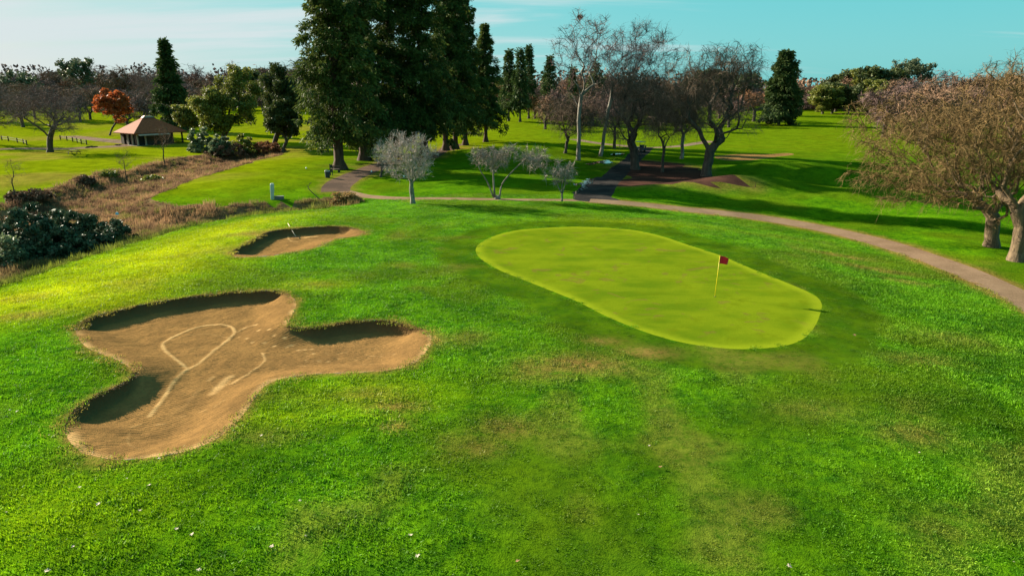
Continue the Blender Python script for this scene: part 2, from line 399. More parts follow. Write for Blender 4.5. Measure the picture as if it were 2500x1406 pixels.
def leaf_mat(name, c1, c2, trans=.3, rough=.5, spec=.3, c3=None):
    m, t, b = newmat(name); at = N(t, "ShaderNodeAttribute", attribute_name="tone")
    a = mix(t, at.outputs['Fac'], c1, c2)
    if c3: a = mix(t, maprange(t, at.outputs['Fac'], .86, .92), a, c3)
    t.links.new(a, b.inputs['Base Color']); b.inputs['Roughness'].default_value = rough; b.inputs['Specular IOR Level'].default_value = spec
    if trans > 0:
        out = t.nodes["Material Output"]; tr = N(t, "ShaderNodeBsdfTranslucent"); ms = N(t, "ShaderNodeMixShader"); ms.inputs[0].default_value = trans
        t.links.new(a, tr.inputs[0]); t.links.new(b.outputs[0], ms.inputs[1]); t.links.new(tr.outputs[0], ms.inputs[2]); t.links.new(ms.outputs[0], out.inputs[0])
    return m
TURF, BLADE, PUTT, SAND = ground_mat(), blade_mat(), green_mat(), sand_mat()
ASPH = asphalt_mat("path_asphalt", (.150, .098, .062), (.205, .135, .088))
ASPHC = asphalt_mat("reddish_asphalt", (.075, .052, .042), (.120, .078, .058))  # dark reddish asphalt of the bending path
ASPHD = asphalt_mat("shade_dark_asphalt", (.020, .019, .020), (.042, .036, .034))  # yard asphalt, wet and dirty, with the grove's shade put into its colour
GRAVEL = asphalt_mat("gravel", (.125, .088, .068), (.19, .130, .095))
MULCHM = asphalt_mat("leaf_litter", (.034, .018, .015), (.066, .032, .024), .95)  # brown litter, darkened further to put the grove's shade into its colour
EARTH = asphalt_mat("damp_earth", (.075, .050, .028), (.13, .09, .045), .95)

# ------------------------------------------------------------------ ground sheet (one triangulation, cut along every outline)
def polar_points():
    pts = []; r = 7.0; ring = 0
    while r < 2600:
        if r < 75: st = .0115; da = .0125
        elif r < 200: st = .024; da = .02
        else: st = .06; da = .045
        front = math.radians(52)
        na = int(2 * front / da); a = np.linspace(-front, front, na) + (da / 2 if ring % 2 else 0)
        b = np.linspace(front + .12, 2 * math.pi - front - .12, 26)
        aa = np.concatenate([a, b]); pts.append(np.stack([r * np.sin(aa), r * np.cos(aa)], 1)); r *= 1 + st; ring += 1
    pts.append(np.array([[4 * math.cos(k), 4 * math.sin(k)] for k in np.linspace(0, 5.5, 8)]))
    return np.vstack(pts)
pts = polar_points(); pts = pts + RNG.normal(0, .012, pts.shape) * np.minimum(np.hypot(*pts.T), 60)[:, None] * .2
MULCH = ragged(MULCH, 3.2, 2.0)
outlines = [B1, B2, GREEN, PATH_A, PATH_B, PATH_C, PATH_D, PAD, ROAD, FARPATH, MULCH, B3]
minsp = [.09, .12, .2, .3, .3, .35, .35, .4, .6, .5, .5, .5]
keep = np.ones(len(pts), bool)
for o_, s_ in zip(outlines, minsp):
    lo, hi = o_.min(0) - 1, o_.max(0) + 1
    k = np.where((pts > lo).all(1) & (pts < hi).all(1))[0]
    keep[k[seg_dist(pts[k, 0], pts[k, 1], o_) < s_]] = False
for o_ in (B1, B2):
    keep &= ~inside(pts[:, 0], pts[:, 1], o_)
pts = pts[keep]
allp = [pts]; edges = []; base = len(pts)
for o_ in outlines:
    n = len(o_); allp.append(o_); edges += [(base + i, base + (i + 1) % n) for i in range(n)]; base += n
allp = np.vstack(allp)
cdt = delaunay_2d_cdt([Vector(p) for p in allp.tolist()], edges, [], 0, 1e-5)
GV = np.array([(v.x, v.y) for v in cdt[0]]); GT = np.array([f for f in cdt[2] if len(f) == 3])
e1 = GV[GT[:, 1]] - GV[GT[:, 0]]; e2 = GV[GT[:, 2]] - GV[GT[:, 0]]
fl = (e1[:, 0] * e2[:, 1] - e1[:, 1] * e2[:, 0]) < 0; GT[fl] = GT[fl][:, ::-1]
C = GV[GT].mean(1); cxy = (C[:, 0], C[:, 1])
GZ = hgt(GV[:, 0], GV[:, 1])
region = np.zeros(len(GT), int)                     # 0 turf
def setr(poly, k):
    global region
    region[(region == 0) & inside(*cxy, poly)] = k
setr(B1, -1); setr(B2, -1); setr(GREEN, 1)
setr(PATH_C, 2); setr(PATH_A, 3); setr(PATH_D, 4); setr(PAD, 4); setr(PATH_B, 3); setr(ROAD, 5); setr(FARPATH, 5); setr(MULCH, 6); setr(B3, 7)
region[(region == 0) & (sdist(*cxy, BRUSH) > .15)] = 8

def masks(x, y):
    """dry, short and yellow (partly painted sunlight) masks of the turf"""
    db1 = seg_dist(x, y, B1); db2 = seg_dist(x, y, B2); dg = sdist(x, y, GREEN)
    dry = .95 * np.exp(-(db1 / .22) ** 2) + .9 * np.exp(-(db2 / .25) ** 2)
    for (u, v, rx, ry, a) in [(1420, 892, 2.0, 1.0, .95), (1330, 905, 1.5, 1.0, .7), (1580, 862, 1.3, .7, .8), (1470, 835, 1.0, .5, .6), (1500, 905, 1.6, .6, .6),
                              (960, 992, 1.0, .45, .85), (962, 1036, .5, .22, .9), (900, 960, 1.2, .5, .5), (1240, 1040, 1.1, .8, .6), (1145, 830, .8, .9, .55),
                              (640, 565, 2.4, 1.3, .95), (700, 556, 2., .8, .6), (70, 765, 1.6, .7, .7), (560, 610, 1.8, 1.2, .45), (1170, 1090, .8, .6, .5),
                              (2050, 590, 2.4, .7, .9), (2140, 622, 2.4, .8, .9), (2210, 650, 1.6, .6, .7), (770, 700, 1.2, .6, .5), (1060, 835, .5, .9, .95),
                              (250, 1125, 1.0, .35, .8), (650, 1060, 1.2, .5, .4), (2230, 1050, 1.2, .8, .6), (2300, 1275, 1.0, .6, .4), (1990, 1000, 1.4, .8, .35),
                              (2330, 800, 2, 1, .4), (2250, 870, 1.5, .7, .5), (980, 410, 3, 2, .7), (1600, 530, 2.5, .5, .4), (835, 412, 2.4, 1.6, .6), (892, 392, 2.4, 1.6, .6),
                              (1120, 362, 6, 3, .7), (930, 434, 3, 1, .7), (120, 372, 5, 3, .7), (1008, 498, .9, .6, .8), (420, 355, 8, 5, .3)]:
        c = plane_pts([(u, v)], 0 if v > 500 else ZL)[0]; dry = np.maximum(dry, a * np.exp(-((x - c[0]) / rx) ** 2 - ((y - c[1]) / ry) ** 2))
    dry = np.maximum(dry, .55 * sstep(.5, .8, vnoise(x, y, 9, 63)) * sstep(-30, -45, x) * sstep(70, 85, y) * sstep(260, 200, y))
    dry = np.maximum(dry, .28 * sstep(.62, .85, vnoise(x, y, 1.7, 64) * .6 + .4 * vnoise(x, y, 5, 65)) * sstep(60, 50, y))
    dpa = seg_dist(x, y, PATH_A); dry = np.maximum(dry, .98 * np.exp(-(dpa / (.25 + .55 * vnoise(x, y, 2.1, 72))) ** 2))
    dry = np.maximum(dry, .6 * np.exp(-(seg_dist(x, y, PATH_C) / .5) ** 2)); dry = np.maximum(dry, .6 * np.exp(-(seg_dist(x, y, MULCH) / 1.2) ** 2))
    short = np.where(dg < 0, sstep(2.9, 2.3, -dg), 0)
    short = np.maximum(short, .65 * sstep(70, 90, y) * (1 - sstep(3, 9, sdist(x, y, MOUND))))
    q = np.array([(1050, 940), (1500, 1000), (2050, 930), (2150, 1150), (2100, 1500), (1200, 1500), (1080, 1150)]); qp = plane_pts(q, 0)
    short = np.maximum(short, .72 * sstep(-2, 4, sdist(x, y, qp)) * (.55 + .6 * vnoise(x, y, 2.6, 61)))
    short = np.clip(short + np.where((dg < -2.2) & (dg > -7), .22 * np.sin(-dg * 5.2) * sstep(7, 3, -dg) * vnoise(x, y, 4, 62), 0), 0, 1)
    ql = plane_pts([(-300, 700), (0, 690), (130, 650), (480, 545), (640, 525), (760, 520), (560, 650), (300, 760), (60, 790), (-300, 830)], -.5)
    sun_yel = .85 * sstep(-5, 5, sdist(x, y, ql)) * (.6 + .5 * vnoise(x, y, 3.3, 71))  # sunlight on the left slope painted in as bright yellow-green
    for (u, v, rx, ry, a) in [(900, 960, 3, 1.6, .35), (780, 700, 2, 1, .4), (690, 1015, 1.6, .9, .3), (850, 1000, 2, 1, .25), (80, 1250, 4, 2.5, .25), (600, 430, 14, 9, .6), (150, 410, 30, 14, .5), (1500, 545, 8, 2, .3)]:
        c = plane_pts([(u, v)], 0)[0]; sun_yel = np.maximum(sun_yel, a * np.exp(-((x - c[0]) / rx) ** 2 - ((y - c[1]) / ry) ** 2))
    sun_yel = np.maximum(sun_yel, np.maximum((.40 + .4 * sstep(20, -20, x)) * sstep(100, 150, y), .9 * sstep(-22, -40, x) * sstep(68, 90, y)))  # far and left fields tinted bright the same way, as if sunlit
    return np.clip(dry, 0, 1), np.clip(short, 0, 1), np.clip(sun_yel, 0, 1)
near = (np.hypot(GV[:, 0], GV[:, 1]) < 700)
MK = np.zeros((len(GV), 3)); d_, s_, y_ = masks(GV[near, 0], GV[near, 1]); MK[near] = np.stack([d_, s_, y_], 1); MK[~near] = (0, .6, .45)

def sub_mesh(name, sel, mat, attrs=None, kind="structure", link=True, dz=0):
    T = GT[sel]; used, inv = np.unique(T, return_inverse=True); T = inv.reshape(T.shape)
    V = np.column_stack([GV[used], GZ[used] + dz])
    a = {k: v[used] for k, v in (attrs or {}).items()}
    o = mesh_np(name, V, T, mat, attrs=a, smooth=True, link=link)
    if kind: o["kind"] = kind
    return o
sub_mesh("ground", region == 0, TURF, {"mask": MK})
sub_mesh("putting_green", region == 1, PUTT, {"rim": np.exp(-(seg_dist(GV[:, 0], GV[:, 1], GREEN) / .55) ** 2)})
sub_mesh("cart_path", region == 2, ASPHC); sub_mesh("cart_path", region == 3, ASPH); sub_mesh("asphalt_yard", region == 4, ASPHD)
sub_mesh("gravel_road", region == 5, GRAVEL); sub_mesh("leaf_litter_bed", region == 6, MULCHM)
sub_mesh("ditch_ground", region == 8, EARTH)
o = sub_mesh("sand_bunker", region == 7, None); 

# ------------------------------------------------------------------ bunkers
def bunker(name, B, depth, tracks, prints, step, steep_w, gentle_w, pale_rim):
    lo, hi = B.min(0), B.max(0)
    gx, gy = np.meshgrid(np.arange(lo[0], hi[0], step), np.arange(lo[1], hi[1], step)); g = np.stack([gx.ravel(), gy.ravel()], 1)
    g += RNG.normal(0, step * .12, g.shape)
    g = g[inside(g[:, 0], g[:, 1], B)]; g = g[seg_dist(g[:, 0], g[:, 1], B) > step * .5]
    n = len(B); allv = np.vstack([g, B]); e = [(len(g) + i, len(g) + (i + 1) % n) for i in range(n)]
    r = delaunay_2d_cdt([Vector(p) for p in allv.tolist()], e, [], 1, 1e-6)
    V = np.array([(v.x, v.y) for v in r[0]]); T = np.array([f for f in r[2] if len(f) == 3])
    tn = np.roll(B, -1, 0) - np.roll(B, 1, 0); tn /= np.linalg.norm(tn, axis=1)[:, None]; nrm = np.stack([-tn[:, 1], tn[:, 0]], 1)
    area = np.sum(B[:, 0] * np.roll(B[:, 1], -1) - np.roll(B[:, 0], -1) * B[:, 1])
    if area < 0: nrm = -nrm                                        # inward normals
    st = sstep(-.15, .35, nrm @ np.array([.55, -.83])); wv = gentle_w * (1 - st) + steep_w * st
    for _ in range(12): wv = (wv + np.roll(wv, 1) + np.roll(wv, -1)) / 3
    st2 = st.copy()
    f = np.full(len(V), 9.0); rimd = np.full(len(V), 9.0); earth = np.zeros(len(V))
    for i in range(0, n):
        d = np.hypot(V[:, 0] - B[i, 0], V[:, 1] - B[i, 1])
        q = np.clip(d / wv[i], 0, 1); q = q * q * (3 - 2 * q) if wv[i] > .8 else 1 - (1 - q) ** 2
        f = np.minimum(f, q); rimd = np.minimum(rimd, d)
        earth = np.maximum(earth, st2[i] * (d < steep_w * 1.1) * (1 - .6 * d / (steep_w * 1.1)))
    z = hgt(V[:, 0], V[:, 1]) - depth * f
    tr = np.zeros(len(V))
    for pl, wd, a in tracks:
        d = seg_dist(V[:, 0], V[:, 1], pl, False); k = np.exp(-(d / wd) ** 2) * a; tr = np.maximum(tr, k); z += .025 * k
    for (cx, cy), rr, a in prints:
        d = np.hypot((V[:, 0] - cx) / (rr * 1.5), (V[:, 1] - cy) / rr); k = np.exp(-d ** 2) * a; tr = np.maximum(tr, k); z -= .03 * np.exp(-(d / .6) ** 2) * a
    tr = tr * (.65 + .5 * vnoise(V[:, 0], V[:, 1], .25, 31))
    tr = np.maximum(tr, pale_rim * (.35 + .9 * vnoise(V[:, 0], V[:, 1], .7, 33)) * np.exp(-(rimd / (.14 + .25 * vnoise(V[:, 0], V[:, 1], 1.3, 34))) ** 2) * (1 - np.minimum(1, earth * 2)))
    z += .035 * (vnoise(V[:, 0], V[:, 1], .35, 12) - .5) + .02 * (vnoise(V[:, 0], V[:, 1], .13, 13) - .5) * (rimd > .05)
    mk = np.stack([np.clip(tr, 0, 1), np.clip(earth, 0, 1), np.zeros(len(V))], 1)
    e1 = V[T[:, 1]] - V[T[:, 0]]; e2 = V[T[:, 2]] - V[T[:, 0]]; fl = (e1[:, 0] * e2[:, 1] - e1[:, 1] * e2[:, 0]) < 0; T[fl] = T[fl][:, ::-1]
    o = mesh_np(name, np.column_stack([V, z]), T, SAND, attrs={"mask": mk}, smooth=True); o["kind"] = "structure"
    return nrm, st
def zm(pts, s=2.5, ox=100, oy=680): return hits([(ox + a / s, oy + b / s) for a, b in pts])
def floor_pts(pts, z): return plane_pts(pts, z)
ZF = -.42
def zf(pts, s=2.5, ox=100, oy=680): return plane_pts([(ox + a / s, oy + b / s) for a, b in pts], ZF)
tr1 = [(smooth_open(zf([(660, 820), (740, 720), (800, 640), (880, 560), (960, 510), (1060, 430), (1150, 360), (1180, 320), (1150, 285), (1060, 275), (960, 290), (860, 325), (770, 370), (742, 400), (765, 440), (810, 480), (850, 510), (890, 545)])), .10, .95),
       (smooth_open(zf([(800, 370), (900, 340), (1000, 332), (1080, 340), (1150, 360)])), .06, .5),
       (smooth_open(zf([(900, 420), (980, 408), (1080, 408)])), .06, .45),
       (smooth_open(zf([(1350, 450), (1365, 490), (1330, 530), (1260, 575), (1170, 635)])), .08, .8),
       (smooth_open(zf([(1050, 690), (1100, 640), (1150, 590)])), .24, .8), (smooth_open(zf([(1160, 635), (1230, 590)])), .12, .7), (smooth_open(zf([(1020, 610), (1050, 590)])), .16, .5),
       (smooth_open(zf([(540, 940), (530, 1000), (560, 1050), (620, 1080)])), .07, .5), (smooth_open(zf([(550, 890), (610, 870)])), .07, .6), (smooth_open(zf([(700, 870), (760, 866)])), .07, .6),
       (smooth_open(zf([(830, 830), (880, 815)])), .07, .5), (smooth_open(zf([(960, 805), (1010, 800)])), .07, .6), (smooth_open(zf([(1060, 790), (1120, 760)])), .09, .5),
       (smooth_open(zf([(1200, 320), (1260, 295), (1320, 288)])), .08, .8), (smooth_open(zf([(1580, 530), (1800, 540), (2000, 540)])), .07, .5),
       (smooth_open(zf([(860, 780), (920, 710), (960, 660)])), .22, .35), (smooth_open(zf([(780, 830), (840, 760)])), .2, .3)]
prg = np.random.default_rng(3)
pr1 = [(zf([(a, b)])[0], .09, .9) for a, b in [(1260, 293), (1310, 290), (1330, 335), (1205, 350), (1255, 365), (1290, 388), (1365, 398), (1425, 375), (1395, 348), (1425, 412), (1490, 385), (1500, 415), (1530, 408), (1570, 430), (1610, 428), (1650, 425), (1660, 450), (1355, 452)]]
pr1 += [(zf([(a, b)])[0], .08, c) for a, b, c in zip(prg.uniform(1560, 2200, 60), prg.normal(470, 40, 60), prg.uniform(.35, .8, 60))]
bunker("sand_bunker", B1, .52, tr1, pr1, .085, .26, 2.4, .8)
def z2(pts): return plane_pts([(530 + a / 6.25, 530 + b / 6.25) for a, b in pts], -.6)
tr2 = [(z2([(1200, 325), (1280, 320)]), .14, .8), (z2([(1340, 318), (1520, 305)]), .22, .95), (smooth_open(z2([(1080, 275), (1090, 330), (1130, 370), (1230, 385)])), .10, .7),
       (smooth_open(z2([(1320, 240), (1500, 220), (1740, 240)])), .16, .6), (smooth_open(z2([(1400, 365), (1560, 355), (1630, 335)])), .10, .6), (z2([(1900, 260), (2200, 250)]), .3, .4)]
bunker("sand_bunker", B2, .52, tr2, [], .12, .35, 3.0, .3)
o = bpy.data.objects["sand_bunker"]; o.data.materials.append(SAND)
for ob in list(bpy.data.objects):
    if ob.name.startswith("sand_bunker"):
        ob["kind"] = "structure"

# ------------------------------------------------------------------ turf blades (instanced patches, one countless object)
def patch(name, rad, nb, wlo, whi, hlo, hhi, lean, mat, seed, tone=(0, 1), k=1):
    g = np.random.default_rng(seed); a = g.random(nb) * 6.283; r = rad * np.sqrt(g.random(nb)); b = np.stack([r * np.cos(a), r * np.sin(a), np.full(nb, -.015)], 1)
    az = g.random(nb) * 6.283; le = g.random(nb) * lean; h = g.uniform(hlo, hhi, nb); ww = g.uniform(wlo, whi, nb)
    up = np.stack([np.cos(az) * np.sin(le), np.sin(az) * np.sin(le), np.cos(le)], 1) * h[:, None]
    sd = g.random(nb) * 6.283; s = np.stack([np.cos(sd), np.sin(sd), np.zeros(nb)], 1) * (ww / 2)[:, None]
    V = np.stack([b - s, b + s, b + up * .6 + s * .8, b + up], 1).reshape(-1, 3)
    i = np.arange(nb) * 4; T = np.concatenate([np.stack([i, i + 1, i + 2], 1), np.stack([i, i + 2, i + 3], 1)])
    tn = np.repeat(g.uniform(*tone, nb), 4)
    return mesh_np(name, V, T, mat, attrs={"tone": tn}, link=False)
def scatter(name, emitter, variants, density, smin, smax, nscale, seed=1, densattr=None, sizeattr=None):
    ng = bpy.data.node_groups.new(name, "GeometryNodeTree")
    ng.interface.new_socket("Geometry", in_out='INPUT', socket_type='NodeSocketGeometry'); ng.interface.new_socket("Geometry", in_out='OUTPUT', socket_type='NodeSocketGeometry')
    gi, go = ng.nodes.new("NodeGroupInput"), ng.nodes.new("NodeGroupOutput"); l = ng.links.new
    ds = ng.nodes.new("GeometryNodeDistributePointsOnFaces"); ds.inputs['Density'].default_value = density; ds.inputs['Seed'].default_value = seed
    l(gi.outputs[0], ds.inputs['Mesh'])
    if densattr:
        na = ng.nodes.new("GeometryNodeInputNamedAttribute"); na.data_type = 'FLOAT'; na.inputs['Name'].default_value = densattr
        mu = ng.nodes.new("ShaderNodeMath"); mu.operation = 'MULTIPLY'; l(na.outputs[0], mu.inputs[0]); mu.inputs[1].default_value = density; l(mu.outputs[0], ds.inputs['Density'])
    jn = ng.nodes.new("GeometryNodeJoinGeometry")
    for v in variants:
        oi = ng.nodes.new("GeometryNodeObjectInfo"); oi.inputs['Object'].default_value = v; oi.inputs['As Instance'].default_value = True; l(oi.outputs['Geometry'], jn.inputs[0])
    ip = ng.nodes.new("GeometryNodeInstanceOnPoints"); l(ds.outputs['Points'], ip.inputs['Points']); l(jn.outputs[0], ip.inputs['Instance']); ip.inputs['Pick Instance'].default_value = True
    rv = ng.nodes.new("FunctionNodeRandomValue"); rv.data_type = 'FLOAT_VECTOR'; rv.inputs[0].default_value = (-.12, -.12, 0); rv.inputs[1].default_value = (.12, .12, 6.28)
    l(rv.outputs[0], ip.inputs['Rotation'])
    ps = ng.nodes.new("GeometryNodeInputPosition"); nz = ng.nodes.new("ShaderNodeTexNoise"); nz.inputs['Scale'].default_value = nscale; nz.inputs['Detail'].default_value = 2
    l(ps.outputs[0], nz.inputs['Vector'])
    mr = ng.nodes.new("ShaderNodeMapRange"); l(nz.outputs[0], mr.inputs[0]); mr.inputs[1].default_value = .3; mr.inputs[2].default_value = .7; mr.inputs[3].default_value = smin; mr.inputs[4].default_value = smax
    scl = mr.outputs[0]
    if sizeattr:
        na = ng.nodes.new("GeometryNodeInputNamedAttribute"); na.data_type = 'FLOAT'; na.inputs['Name'].default_value = sizeattr
        mu = ng.nodes.new("ShaderNodeMath"); mu.operation = 'MULTIPLY'; l(na.outputs[0], mu.inputs[0]); l(scl, mu.inputs[1]); scl = mu.outputs[0]
    l(scl, ip.inputs['Scale']); l(ip.outputs[0], go.inputs[0])
    md = emitter.modifiers.new("scatter", 'NODES'); md.node_group = ng
    return emitter
sel = (region == 0) & (np.hypot(C[:, 0], C[:, 1]) < 78) & (C[:, 1] > 5) & (sdist(*cxy, MOUND) > -3) & (np.abs(C[:, 0]) < C[:, 1] * .85 + 6)
size = (1.0 - .62 * MK[:, 1]) * (1 + .18 * sstep(6, -4, GV[:, 0]) + .25 * sstep(12, 18, GV[:, 0])); dens = (1 - .55 * sstep(.35, 1, MK[:, 0])) * np.where(GV[:, 1] > 45, .55, 1.0)
grass = sub_mesh("grass", sel, BLADE, {"mask": MK, "size": size, "dens": dens}, kind="stuff")
PATCHES = [patch("grass_patch", .36, 110, .014, .030, .03, .075, 1.1, BLADE, 50 + i) for i in range(5)]
scatter("turf_scatter", grass, PATCHES, 11, .35, 1.6, 2.6, 3, "dens", "size")

# ------------------------------------------------------------------ tree builders
def norm(a): return a / (np.linalg.norm(a, axis=-1, keepdims=True) + 1e-9)
def crown_points(g, n, c, r, zmin, shell=2.2, lobes=0):
    out = []
    if lobes:                                          # crown made of several billows
        lc = norm(g.normal(size=(lobes, 3))) * np.array(r) * .55 + np.array(c); lr = g.uniform(.38, .6, lobes)
    while len(out) < n:
        p = norm(g.normal(size=3)) * g.random() ** (1 / shell)
        if lobes:
            k = g.integers(lobes); p = lc[k] + p * np.array(r) * lr[k]
        else: p = np.array(c) + p * np.array(r)
        if p[2] > zmin: out.append(p)
    return np.array(out)
def skeleton(g, trunk, pts, alpha=.45, seg=.8, sag=.0, wob=.06, rise=.15):
    nodes = [np.array(p, float) for p in trunk]; par = [-1] + list(range(len(trunk) - 1)); pl = [0.0]
    for i in range(1, len(nodes)): pl.append(pl[-1] + np.linalg.norm(nodes[i] - nodes[i - 1]))
    top = nodes[-1]; first = max(0, len(trunk) - 2)
    order = np.argsort(np.linalg.norm(pts - top, axis=1))
    A = np.zeros((60000, 3)); PL = np.zeros(60000); A[:len(nodes)] = nodes; PL[:len(nodes)] = pl; n = len(nodes)
    par = list(par)
    for k in order:
        p = pts[k]; d = np.linalg.norm(A[first:n] - p, axis=1) + alpha * PL[first:n]
        d += 1.2 * np.maximum(0, A[first:n, 2] - p[2])      # branches seldom run downwards
        j = int(np.argmin(d)) + first; q = A[j].copy(); L_ = np.linalg.norm(p - q); m = max(1, int(L_ / seg)); prev = j
        mid = np.array([0, 0, rise * L_])
        for s in range(1, m + 1):
            t = s / m; x = q + (p - q) * t + mid * (4 * t * (1 - t)) + g.normal(0, wob * seg, 3) * (t < 1) - np.array([0, 0, sag * L_ * t * t])
            A[n] = x; PL[n] = PL[prev] + np.linalg.norm(x - A[prev]); par.append(prev); prev = n; n += 1
    par = np.array(par); cnt = np.zeros(n); kids = np.bincount(par[1:], minlength=n)
    cnt[kids == 0] = 1
    for i in range(n - 1, 0, -1): cnt[par[i]] += cnt[i]
    return A[:n].copy(), par, cnt, kids
def tubes(A, par, R, skip=0, k6=.06, thr=0):
    """tapered tubes for every edge, as one triangle array"""
    idx = np.arange(1, len(A)); idx = idx[R[idx] >= thr]
    Vs, Ts, n = [], [], 0
    for lo, hi, k in ((0, k6 * .5, 3), (k6 * .5, k6 * 2, 5), (k6 * 2, 99, 9)):
        ii = idx[(R[idx] >= lo) & (R[idx] < hi)]
        if not len(ii): continue
        p0 = A[par[ii]]; p1 = A[ii]; r1 = R[ii]; r0 = np.minimum(R[par[ii]], r1 * 1.35)
        t = norm(p1 - p0); h = np.where(np.abs(t[:, 2:3]) < .9, np.array([[0, 0, 1.]]), np.array([[1., 0, 0]])); a = norm(np.cross(t, h)); b = np.cross(t, a)
        p0 = p0 - t * (r0 * .25)[:, None]; p1 = p1 + t * (r1 * .25)[:, None]
        an = np.arange(k) * 2 * math.pi / k; ca, sa = np.cos(an)[None, :, None], np.sin(an)[None, :, None]
        ring = ca * a[:, None] + sa * b[:, None]
        V = np.concatenate([p0[:, None] + ring * r0[:, None, None], p1[:, None] + ring * r1[:, None, None]], 1)
        j = np.arange(k); q = np.stack([np.stack([j, k + (j + 1) % k, (j + 1) % k], 1), np.stack([j, k + j, k + (j + 1) % k], 1)]).reshape(-1, 3)
        T = (q[None] + (np.arange(len(ii)) * 2 * k)[:, None, None]).reshape(-1, 3) + n
        V = V.reshape(-1, 3); Vs.append(V); Ts.append(T); n += len(V)
    if not Vs: return np.zeros((0, 3)), np.zeros((0, 3), int)
    return np.vstack(Vs), np.vstack(Ts)
def ribbons(g, B, D, Ln, W, bend):
    """thin two-piece twigs"""
    D = norm(D); s = norm(np.cross(D, norm(g.normal(size=D.shape)))) * (W / 2)[:, None]
    m = B + D * (Ln * .5)[:, None] + bend * .25; e = B + D * Ln[:, None] + bend
    V = np.stack([B - s, B + s, m + s * .75, m - s * .75, e], 1).reshape(-1, 3); i = np.arange(len(B)) * 5
    T = np.concatenate([np.stack([i, i + 1, i + 2], 1), np.stack([i, i + 2, i + 3], 1), np.stack([i + 3, i + 2, i + 4], 1)])
    return V, T
def trunk_line(g, h, lean=(0, 0), n=6, wob=.03):
    z = np.linspace(0, h, n); p = np.zeros((n, 3)); p[:, 2] = z; t = z / h
    p[:, 0] = lean[0] * t ** 1.3; p[:, 1] = lean[1] * t ** 1.3; p[1:-1, :2] += g.normal(0, wob * h * .4, (n - 2, 2)); return p
def radii(cnt, r0, tip, ex=.62):
    R = r0 * (cnt / cnt[0]) ** ex; return np.maximum(R, tip)
def flare(A, R, ntr, f=1.35):
    R = R.copy(); k = min(ntr, len(R)); h = A[k - 1, 2] + 1e-6
    R[:k] = np.maximum(R[:k], R[k - 1]) ; R[0] *= f; R[1:k] *= 1.0
    return R

def bare_tree_mesh(seed, H, rx, zc_lo, trunk_h, trunk_r, n_attr=170, ry=None, lean=(0, 0), droop=.3, twigs=9, twl=1.2, tww=.03, sub=3, alpha=.45, lobes=0, rise=.12, shift=(0, 0), seg=.8, tipr=.012, up=0., spread=.75, shell=2.0, sag=0., colr=(0, 1)):
    """a leafless tree: returns (trunk mesh data, crown mesh data)"""
    g = np.random.default_rng(seed); ry = ry or rx; zc = (H * .97 + zc_lo) / 2; rz = (H * .97 - zc_lo) / 2
    pts = crown_points(g, n_attr, (lean[0] + shift[0], lean[1] + shift[1], zc), (rx * .92, ry * .92, rz * .95), zc_lo, shell, lobes)
    tl = trunk_line(g, trunk_h, lean); A, par, cnt, kids = skeleton(g, tl, pts, alpha, seg, sag, .10, rise)
    R = radii(cnt, trunk_r, tipr); R = flare(A, R, len(tl))
    thr = tipr * 1.9
    ct_ = min(.05, trunk_r * .35); tv = tubes(A, par, R, thr=ct_)
    Rt = np.where(R < ct_, R, 0); tw_ = tubes(A, par, Rt, thr=tipr * .5)
    fine = np.where((cnt <= 3) & (np.arange(len(A)) > len(tl)))[0]
    d = norm(A[fine] - A[par[fine]])
    nt_ = len(fine) * twigs; src = np.repeat(np.arange(len(fine)), twigs)
    t = g.random(nt_)[:, None]; B = A[fine][src] * t + A[par[fine]][src] * (1 - t)
    D = norm(d[src] * .55 + g.normal(size=(nt_, 3)) * spread + np.array([0, 0, up])); Ln = twl * g.uniform(.45, 1.25, nt_); bend = np.zeros((nt_, 3)); bend[:, 2] = -droop * Ln * g.uniform(.4, 1.5, nt_)
    V1, T1 = ribbons(g, B, D, Ln, tww * g.uniform(.8, 1.3, nt_), bend)
    n2 = nt_ * sub; s2 = np.repeat(np.arange(nt_), sub); tt = g.uniform(.2, .95, n2)[:, None]
    B2 = B[s2] + D[s2] * (Ln[s2][:, None] * tt) + bend[s2] * tt ** 2
    D2 = norm(D[s2] * .6 + g.normal(size=(n2, 3)) * .75); L2 = Ln[s2] * g.uniform(.3, .7, n2); b2 = np.zeros((n2, 3)); b2[:, 2] = -droop * L2 * .9
    V2, T2 = ribbons(g, B2, D2, L2, np.full(n2, tww * .62), b2)
    V = np.vstack([V1, V2]); T = np.vstack([T1, T2 + len(V1)]); nq = len(V)
    base = vnoise(V[:, 0] + 50, V[:, 1] + V[:, 2] * .7 + 50, 1.6, seed)
    tn = np.clip(np.repeat(g.random(nq // 5), 5) * .6 + base * .5, 0, 1)
    T = np.vstack([T, tw_[1] + nq]); V = np.vstack([V, tw_[0]]); tn = np.concatenate([tn, np.full(len(tw_[0]), .3)])
    return tv, (V, T, tn)
def leaf_faces(g, P, size, up=.5, out=None, aspect=1.6):
    n = len(P); nrm = g.normal(size=(n, 3)) + np.array([0, 0, up]); nrm = norm(nrm if out is None else nrm + out * .8)
    a = norm(np.cross(nrm, norm(g.normal(size=(n, 3))))); b = np.cross(nrm, a); s = size * g.uniform(.6, 1.35, n)
    a = a * (s * aspect / 2)[:, None]; b = b * (s / 2)[:, None]
    V = np.stack([P - a, P + b * .9 - a * .1, P + a, P - b * .9 + a * .1], 1).reshape(-1, 3); i = np.arange(n) * 4
    return V, np.concatenate([np.stack([i, i + 1, i + 2], 1), np.stack([i, i + 2, i + 3], 1)])
